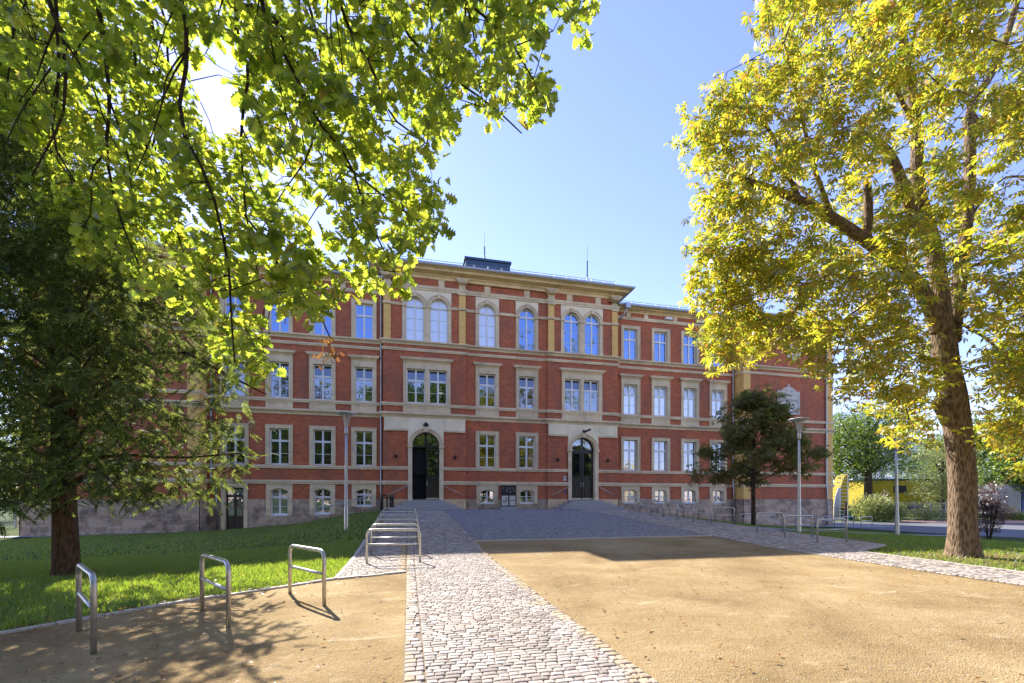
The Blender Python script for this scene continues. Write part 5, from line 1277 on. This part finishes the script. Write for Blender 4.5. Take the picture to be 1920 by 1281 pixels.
# small bronze green tree before the right wing
crown_tree("young_tree", "young bronze green tree in front of the right pavilion corner", 17.5, 19.6, 7.6, 3.3, .095, 1.75, palmate(5), M['smallleaf'], M['bark_dark'], .24, 700, 6, 31, squash=.6, spread=.18, lobes=19, twigs=.4, taper=True, lr=.52)
# trees beyond the road
def polar(px, Z): v = W(px, 937, Z); return v.x, v.y
GB = "trees beyond the road"
x, y = polar(1628, 52); crown_tree("lime_tree", "dark green tree with a thick trunk before the yellow building", x, y, 13.5, 5.2, .42, 5.2, simple_leaf(), M['bgleaf'], M['bark_dark'], .26, 1300, 16, 41, GB, spread=.38, lobes=16)
x, y = polar(1572, 58); crown_tree("lime_tree", "green tree rising directly behind the right end of the school", x, y, 13.5, 5.0, .4, 3.5, simple_leaf(), M['bgleaf'], M['bark_dark'], .28, 1100, 14, 43, GB, spread=.42, lobes=14)
x, y = polar(1768, 53); crown_tree("willow_tree", "pale olive green tree hanging before the yellow building's right end", x, y, 9.8, 3.6, .2, .8, simple_leaf(), M['willowleaf'], M['bark_dark'], .2, 1000, 14, 45, GB, spread=.3, lobes=14)
x, y = polar(1850, 62); crown_tree("lime_tree", "dark tree standing over the grey shed", x, y, 13, 6.0, .4, .8, simple_leaf(), M['bgleaf'], M['bark_dark'], .42, 2600, 14, 47, GB, spread=.45, lobes=18)
x, y = polar(1935, 55); crown_tree("lime_tree", "dark tree at the right edge behind the shed", x, y, 12, 5.5, .4, .8, simple_leaf(), M['bgleaf'], M['bark_dark'], .42, 2400, 14, 49, GB, spread=.45, lobes=16)
x, y = polar(1770, 75); crown_tree("lime_tree", "distant green tree above the pale apartment block", x, y, 14, 6.5, .4, 2.0, simple_leaf(), M['bgleaf'], M['bark_dark'], .34, 1200, 14, 51, GB, spread=.5, lobes=14)
x, y = polar(-15, 44); crown_tree("lime_tree", "bright green tree behind the gate at the left edge", x, y, 9, 4.2, .3, .8, simple_leaf(), M['bgleaf'], M['bark_dark'], .26, 900, 14, 53, "trees at the left end of the school", spread=.4, lobes=14)
x, y = polar(-90, 38); crown_tree("lime_tree", "tall tree partly outside the left edge behind the yew", x, y, 15, 5, .3, 2, simple_leaf(), M['bgleaf'], M['bark_dark'], .26, 900, 14, 55, "trees at the left end of the school", spread=.4, lobes=14)
# trees on the street side, behind the camera: they stand there and mirror in the windows
bt = crown_tree("street_tree", "green street tree mirrored in the lower windows", -10, -15, 18, 6.0, .4, 2.5, simple_leaf(), M['bgleaf'], M['bark_dark'], .6, 2600, 14, 61, "street trees mirrored in the windows", spread=.45, lobes=16)
for i, (x, y, s) in enumerate(((-2, -17, 1.25), (6, -15, 1.3), (-18, -17, 1.1), (14, -17, 1.2), (23, -22, .7), (-27, -15, 1.0), (-36, -18, 1.1), (33, -20, .7))):
    c = copy_tree(bt); c.location = (x, y, h1(x, y)); c.rotation_euler = (0, 0, 1.3 * i); c.scale = (s, s, s)

# cream gabled house across the street, mirrored in the right ground floor windows
ch = empty("cream_house", (46, -34, -1.2), "cream gabled house across the street, seen mirrored in the right ground floor windows", "house")
mb = MB(); mb.prism_xz([(-9, 0), (9, 0), (9, 9.5), (4, 9.5), (3.4, 11.5), (1.6, 12.2), (1.2, 14), (-1.2, 14), (-1.6, 12.2), (-3.4, 11.5), (-4, 9.5), (-9, 9.5)], -10, 0); mb.build("wall", simple("cream_render", (.78, .62, .34), .8), ch)
for i in range(5):
    for j in range(3): mb = MB(); mb.box(-7.6 + i * 3.4, -6.3 + i * 3.4, -.05, .05, 1.3 + j * 2.9, 3.1 + j * 2.9); mb.build("window", M['glass_frost'], ch)
mb = MB(); mb.box(-9.3, 9.3, -10.2, .3, 9.5, 9.8); mb.build("roof_edge", M['stone'], ch)
# shrubs
def bush(name, label, x, y, rx, ry, h, leaf, leafm, size, n, seed, cat="shrub", upright=.3, stems=6, group=None, lift=.0):
    rr = np.random.default_rng(seed); z0 = h1(x, y); root = empty(name, (x, y, z0), label, cat, group)
    mb = MB()
    for k in range(stems):
        a = rr.random() * 6.28; mb.tube([(0.05 * math.cos(a), .05 * math.sin(a), -.05), (rx * .35 * math.cos(a), ry * .35 * math.sin(a), h * .45), (rx * .6 * math.cos(a), ry * .6 * math.sin(a), h * .8)], [.022, .015, .006], 5)
    mb.build("stems", M['bark_dark'], root)
    d = norm(rr.normal(size=(n, 3))); q = rr.random(n) ** .45; P = d * q[:, None] * np.array([rx, ry, h * .55]); P[:, 2] = np.abs(P[:, 2] + h * .45) + .02 + lift
    P *= (1 + .22 * vnoise(P + seed, 2.5, seed))[:, None]
    dd = norm(d * np.array([1, 1, .5]) + np.array([0, 0, upright]) + rr.normal(size=(n, 3)) * .4)
    sv, sf = leaf; link("foliage", instance("foliage", sv, sf, P, frames(dd, norm(np.array([0, 0, 1.0]) + rr.normal(size=(n, 3)) * .5)), size * (.6 + .7 * rr.random(n)), leafm), root)
    return root
x, y = polar(1640, 46); b_ = bush("grass_shrub", "bushy light green shrub by the bend of the road", x, y, 2.5, 1.3, 2.5, [(0, .02, 0), (.5, .03, .02), (1, 0, -.12), (.5, -.03, .02)] and simple_leaf(), M['willowleaf'], .2, 7000, 71, upright=1.3)
x, y = polar(1659, 47); bush("plume_grass", "straw coloured feathery plumes above the roadside shrub", x, y, 1.1, .5, 3.0, simple_leaf(), M['plume'], .09, 1500, 72, upright=1.2, lift=.2)
x, y = polar(1680, 45.6); bush("grass_shrub", "darker end of planting just left of the thin lamp post", x, y, 1.0, .8, 1.9, simple_leaf(), M['bgleaf'], .12, 2500, 73, upright=1.2)
x, y = polar(1740, 48.6); bush("low_hedge", "low rounded light green hedge before the wire fence", x, y, 3.2, .8, 1.2, simple_leaf(), M['willowleaf'], .1, 5000, 74, cat="hedge")
x, y = polar(1854, 19.5); bush("purple_shrub", "thin stemmed purple leaved shrub right of the chestnut trunk", x, y, .7, .5, 2.1, simple_leaf(), M['purpleleaf'], .085, 3200, 75, stems=9, lift=.35)
x, y = polar(1886, 49); bush("golden_shrub", "golden yellow shrub in front of the grey shed", x, y, 1.3, .8, 1.7, simple_leaf(), M['plume'], .12, 2600, 76)
x, y = polar(1915, 49); bush("low_hedge", "dark clipped hedge under the shed's blue door", x, y, 2.6, .6, .9, simple_leaf(), M['bgleaf'], .1, 3500, 77, cat="hedge")

# background buildings and fences on the right
x, y = polar(1706, 62); z = h1(x, y)
yb = empty("yellow_building", (x, y, z), "flat roofed yellow building with one dark window beyond the road", "building", rz=-TH)
mb = MB(); mb.box(-6.0, 7.0, 0, 6, -.5, 4.9); mb.build("wall", M['ochre'], yb)
mb = MB(); mb.box(-6.1, 7.1, -.1, 6.1, 4.9, 5.15); mb.build("roof_edge", M['dark'], yb)
mb = MB(); mb.box(-2.3, -.5, -.06, .02, 3.2, 4.2); mb.build("window", M['dark'], yb)
for a, b in ((-.3, 1.3), (1.5, 3.2)): mb = MB(); mb.box(a, b, -.05, .02, .9, 1.5); mb.build("low_window", M['glass'], yb)
mb = MB()
for k in range(14): mb.box(-6 + k, -5.95 + k, -.05, .0, 5.15, 6.1)
mb.box(-6, 7, -.05, 0, 6.05, 6.12); mb.build("roof_railing", M['zinc'], yb)
x, y = polar(1715, 100); ab = empty("apartment_block", (x, y, -1.5), "pale blue white apartment block glimpsed behind the trees", "building", rz=-TH)
mb = MB(); mb.box(-14, 12, 0, 10, 0, 15.5); mb.build("wall", simple("pale_render", (.55, .62, .72), .8), ab)
for k in range(5):
    for j in range(8): mb = MB(); mb.box(-13 + j * 3.1, -11.2 + j * 3.1, -.06, .02, 1.2 + k * 2.9, 2.7 + k * 2.9); mb.build("window", M['glass'], ab)
    mb = MB(); mb.box(-13.5, 11.5, -1.1, 0, .55 + k * 2.9, .7 + k * 2.9); mb.box(-13.5, 11.5, -1.1, -1.05, .7 + k * 2.9, 1.5 + k * 2.9); mb.build("balcony", simple("balcony_white", (.7, .72, .75), .7), ab)
mb = MB(); mb.box(-14.3, 12.3, -1.3, 10.3, 15.5, 15.8); mb.build("roof", M['zinc'], ab)
# grey shed
x, y = polar(1888, 53); z = h1(x, y); sh = empty("garden_shed", (x, y, z + .6), "grey ribbed metal shed with gable and blue door at the right edge", "shed", rz=R(-22)); sh.scale = (1.1, 1.1, 1.25)
M['shed'] = simple("grey_shed_metal", (.34, .36, .35), .5, .3); M['blue'] = simple("blue_door_paint", (.015, .06, .22), .4)
mb = MB(); mb.prism_xz([(-1.7, 0), (1.3, 0), (1.3, 2.0), (.1, 2.75), (-1.7, 2.05)], 0, .1); mb.box(-1.7, 1.3, .1, 5, 0, 1.95)
for k in range(19): xx = -1.65 + k * .155; mb.box(xx, xx + .05, -.03, 0, 0, 2.05 if xx < -1 else 2.0)
mb.build("wall", M['shed'], sh)
mb = MB(); mb.add([(.1, -.1, 2.8), (4.6, 2.2, 2.8), (4.9, 1.2, 2.1), (1.35, -.15, 2.02)], [(0, 1, 2, 3), (3, 2, 1, 0)]); mb.add([(-1.85, -.1, 2.03), (.1, -.1, 2.82), (.1, 5.1, 2.82), (-1.85, 5.1, 2.03)], [(0, 1, 2, 3), (3, 2, 1, 0)]); mb.build("roof", M['zinc'], sh)
mb = MB(); mb.box(1.35, 4.2, .25, .4, .0, 2.0); mb.box(1.6, 1.64, .2, .25, .1, 1.9); mb.box(2.8, 2.84, .2, .25, .1, 1.9); mb.build("door", M['blue'], sh)
# wire mesh fences
def wire_fence(name, label, a, b, h, nv, nh, posts, group=None, barw=.012, postr=.035):
    A = Vector((a[0], a[1], 0)); Bv = Vector((b[0], b[1], 0)); z = h1(*a); root = empty(name, (a[0], a[1], z), label, "fence", group)
    def pt(t, zz): p = A.lerp(Bv, t); return Vector((p.x - a[0], p.y - a[1], h1(p.x, p.y) - z + zz))
    mb = MB()
    for i in range(nv + 1): t = i / nv; mb.tube([pt(t, .05), pt(t, h)], barw * .6, 4, cap=False)
    for i in range(nh + 1): mb.tube([pt(t, .05 + (h - .05) * i / nh) for t in np.linspace(0, 1, 6)], barw, 4, cap=False)
    mb.build("wire_mesh", M['fencem'], root)
    for i in range(posts + 1): mb = MB(); mb.tube([pt(i / posts, -.1), pt(i / posts, h + .12)], postr, 8); mb.build("post", M['fencem'], root)
    return root
a = polar(1600, 50.5); b = polar(1860, 50.5); wire_fence("wire_fence", "long low wire mesh fence before the yellow building", a, b, 1.9, 110, 5, 9)
a = polar(1545, 45); b = polar(1590, 45); wire_fence("tall_fence", "tall ball stop fence of pale bars beside the school corner", a, b, 4.7, 3, 13, 1, barw=.03)
a = polar(-40, 34); b = polar(30, 33.2); wire_fence("wire_gate", "wire mesh gate with pale post at the left end of the school", a, b, 2.3, 26, 11, 1, postr=.09)
# yellow arch with grey front, bin shelter, post
x, y = polar(1577, 50); ar = empty("play_arch", (x, y, h1(x, y)), "yellow arched structure with grey front behind the tall fence", "structure", rz=-TH); ar.scale = (1.15, 1.1, 1.2)
mb = MB(); A = [(-.6 + 0, 0), (.62, 0), (.62, 3.2)] + [(.62 - 1.22 * (1 - math.cos(t)) * 1.0, 3.2 + 1.2 * math.sin(t)) for t in np.linspace(.2, 1.5, 6)]
mb.prism_xz([(-.2, 0), (.65, 0), (.65, 4.3), (.3, 4.0), (0, 3.2), (-.2, 2.0)], 0, 1.2); mb.build("arch", M['ochre'], ar)
mb = MB(); mb.prism_xz([(-.75, 0), (-.05, 0), (-.05, 3.0), (-.3, 3.0), (-.6, 2.2), (-.75, 1.2)], -.08, -.01); mb.build("front", simple("grey_panel", (.45, .46, .5), .6), ar)
x, y = polar(1601, 49); bs = empty("bin_shelter", (x, y, h1(x, y)), "low green bin shelter with a yellow roof edge", "shelter", rz=-TH)
mb = MB(); mb.box(-.75, .8, 0, 1, 0, 1.1)
for k in range(4): mb.box(-.7 + k * .38, -.4 + k * .38, -.05, 0, .1, 1.0)
mb.build("bins", simple("green_paint", (.05, .22, .13), .6), bs)
mb = MB(); mb.prism_xz([(-.85, 1.25), (1.0, 1.25), (.9, 1.6), (-.85, 1.55)], -.2, 1.2); mb.build("roof", M['ochre'], bs)
mb = MB()
for s in (-.8, .75): mb.tube([(s, -.15, 0), (s, -.15, 1.3)], .04, 6)
mb.build("post", M['zinc'], bs)
x, y = polar(1586, 44); mb = MB(); mb.tube([(x, y, h1(x, y) - .1), (x, y, h1(x, y) + 2.0)], [.13, .11], 10); mb.lathe([(.13, h1(x, y) + 2.0), (.05, h1(x, y) + 2.06), (0, h1(x, y) + 2.06)], 10, (x, y))
o = mb.build("wooden_post", M['bark_dark'], smooth=True); tag(o, "dark wooden post at the end of the tall fence", "post")

# ------------------------------------------------------------------ grass, fallen leaves, pebbles
def blades(name, label, regions, seed, h0=.05):
    rr = np.random.default_rng(seed); Ps = []
    for (poly, n) in regions:
        xs = [p[0] for p in poly]; ys = [p[1] for p in poly]; x = rr.uniform(min(xs), max(xs), n * 2); y = rr.uniform(min(ys), max(ys), n * 2)
        ok = inside_poly(x, y, poly); x, y = x[ok][:n], y[ok][:n]; Ps.append(np.stack([x, y, hz(x, y) - .055], 1))
    P = np.concatenate(Ps); n = len(P)
    clump = vnoise(P, 1.2, 3); dry = np.exp(-(((P[:, 0] - 16.2) / 3) ** 2 + ((P[:, 1] - 9.3) / 2) ** 2)) + np.exp(-(((P[:, 0] - 16.5) / 3) ** 2 + ((P[:, 1] - 13.6) / 1.4) ** 2))
    P = P[rr.random(n) > dry * .85]; n = len(P); az = rr.random(n) * 6.28; ln = rr.random(n) * .7
    d = norm(np.stack([np.cos(az) * ln, np.sin(az) * ln, np.ones(n)], 1)); side = norm(np.stack([-np.sin(az + rr.normal(size=n)), np.cos(az), np.zeros(n)], 1))
    s = h0 * (.6 + .9 * rr.random(n)) * (1 + .25 * vnoise(P, 2.0, 4)); wd = .0035 + .003 * rr.random(n) + .0003 * np.linalg.norm(P[:, :2], axis=1)
    a = P - side * wd[:, None]; b = P + side * wd[:, None]; c = P + d * (s * 1.7)[:, None] + np.array([0, 0, -.0]) + np.stack([np.cos(az), np.sin(az), -.4 * np.ones(n)], 1) * (s * .35)[:, None]
    V = np.stack([a, b, c], 1).reshape(-1, 3); F = np.arange(3 * n).reshape(-1, 3)
    o = link(name, fast_mesh(name, V, F, M['grass'])); tag(o, label, "grass", kind="stuff"); return o
LL = [(-1.5, 9.62), (-3.5, 8.3), (-4.95, 6.9), (-9.4, 4.1), (-14, 4.1), (-20, 14), (-20, 30.8), (-15.4, 30.5), (-6, 32.2), (-1.5, 31.8)]
near_l = [(-1.5, 9.62), (-3.5, 8.3), (-4.95, 6.9), (-9.4, 4.1), (-11, 6), (-12, 16), (-1.5, 16)]
blades("lawn_grass", "short mown grass of the left lawn", [(near_l, 110000), (LL, 90000)], 5)
RL = [(13.5, 3), (13.5, 10.7), (16.0, 11.8), (15.7, 16.5), (24, 17.2), (24.3, 12.7), (30, 11.6), (30, 3)]
RL2 = [(15.5, 18.4), (27, 19.2), (27, 28), (15.0, 28.4)]
blades("lawn_grass", "mown grass of the right lawn with dry patches", [(RL, 90000), (RL2, 30000)], 6)
def litter(name, label, n, areas, leafm, size, seed, flat=True):
    rr = np.random.default_rng(seed); P = []
    for (x0, x1, y0, y1, k) in areas: x = rr.uniform(x0, x1, k); y = rr.uniform(y0, y1, k); P.append(np.stack([x, y, hz(x, y) + .004], 1))
    P = np.concatenate(P); n = len(P); az = rr.random(n) * 6.28; d = np.stack([np.cos(az), np.sin(az), rr.normal(size=n) * .1 + .1], 1)
    sv, sf = simple_leaf(); o = link(name, instance(name, sv, sf, P, frames(d, norm(np.array([0, 0, 1.0]) + rr.normal(size=(n, 3)) * .25)), size * (.4 + .9 * rr.random(n)), leafm)); tag(o, label, "leaves", kind="stuff"); return o
litter("fallen_leaves", "brown fallen leaves scattered over grit, lawns and paving", 0, [(-6, 11, 2.5, 14, 520), (-5, -.2, 3, 9.5, 260), (2.3, 11, 2.5, 9, 260), (13.5, 22, 5, 12, 600), (11, 16, 5, 14, 60), (0, 2.2, 3, 14, 20)], M['deadleaf'], .06, 91)
# more leaves collecting along the left kerb
def kerb_leaves():
    rr = np.random.default_rng(92); P = []
    for a, b in zip(LAWN_EDGE[:-1], LAWN_EDGE[1:]):
        k = int(140 * math.dist(a, b) / 3); t = rr.random(k); q = np.stack([a[0] + (b[0] - a[0]) * t, a[1] + (b[1] - a[1]) * t], 1) + rr.normal(size=(k, 2)) * .1 + np.array([-.05, .12]); P.append(q)
    P = np.concatenate(P); n = len(P); P3 = np.stack([P[:, 0], P[:, 1], hz(P[:, 0], P[:, 1]) + .012], 1); az = rr.random(n) * 6.28
    sv, sf = simple_leaf(); o = link("kerb_leaves", instance("kerb_leaves", sv, sf, P3, frames(np.stack([np.cos(az), np.sin(az), rr.normal(size=n) * .3], 1), norm(np.array([0, 0, 1.0]) + rr.normal(size=(n, 3)) * .4)), .055 * (.4 + .9 * rr.random(n)), M['deadleaf'])); tag(o, "dry leaves gathered along the left lawn kerb", "leaves", kind="stuff")
kerb_leaves()
def pebbles():
    rr = np.random.default_rng(93); n = 16000; r_ = rr.random(n) ** .5; y = 2.4 + 10 * rr.random(n) ** 1.6; x = rr.uniform(-5.5, 11.2, n)
    ok = ((x < -.1) | (x > 2.25)) & (y < 9.4 + .5 * x.clip(-9, 0)) | ((x > 2.25) & (y < 14)); x, y = x[ok], y[ok]; n = len(x)
    P = np.stack([x, y, hz(x, y) - .020], 1); o8 = [(1, 0, 0), (0, 1, 0), (-1, 0, 0), (0, -1, 0), (0, 0, .7)]
    az = rr.random(n) * 6.28; d = np.stack([np.cos(az), np.sin(az), np.zeros(n)], 1); Rm = frames(d, np.tile([0, 0, 1.0], (n, 1)))
    o = link("loose_grit", instance("loose_grit", o8, [[0, 1, 4], [1, 2, 4], [2, 3, 4], [3, 0, 4]], P, Rm, .003 + .006 * rr.random(n) ** 3, M['kerb'], smooth=True)); tag(o, "loose grit stones lying on the tan court", "gravel", kind="stuff")
pebbles()
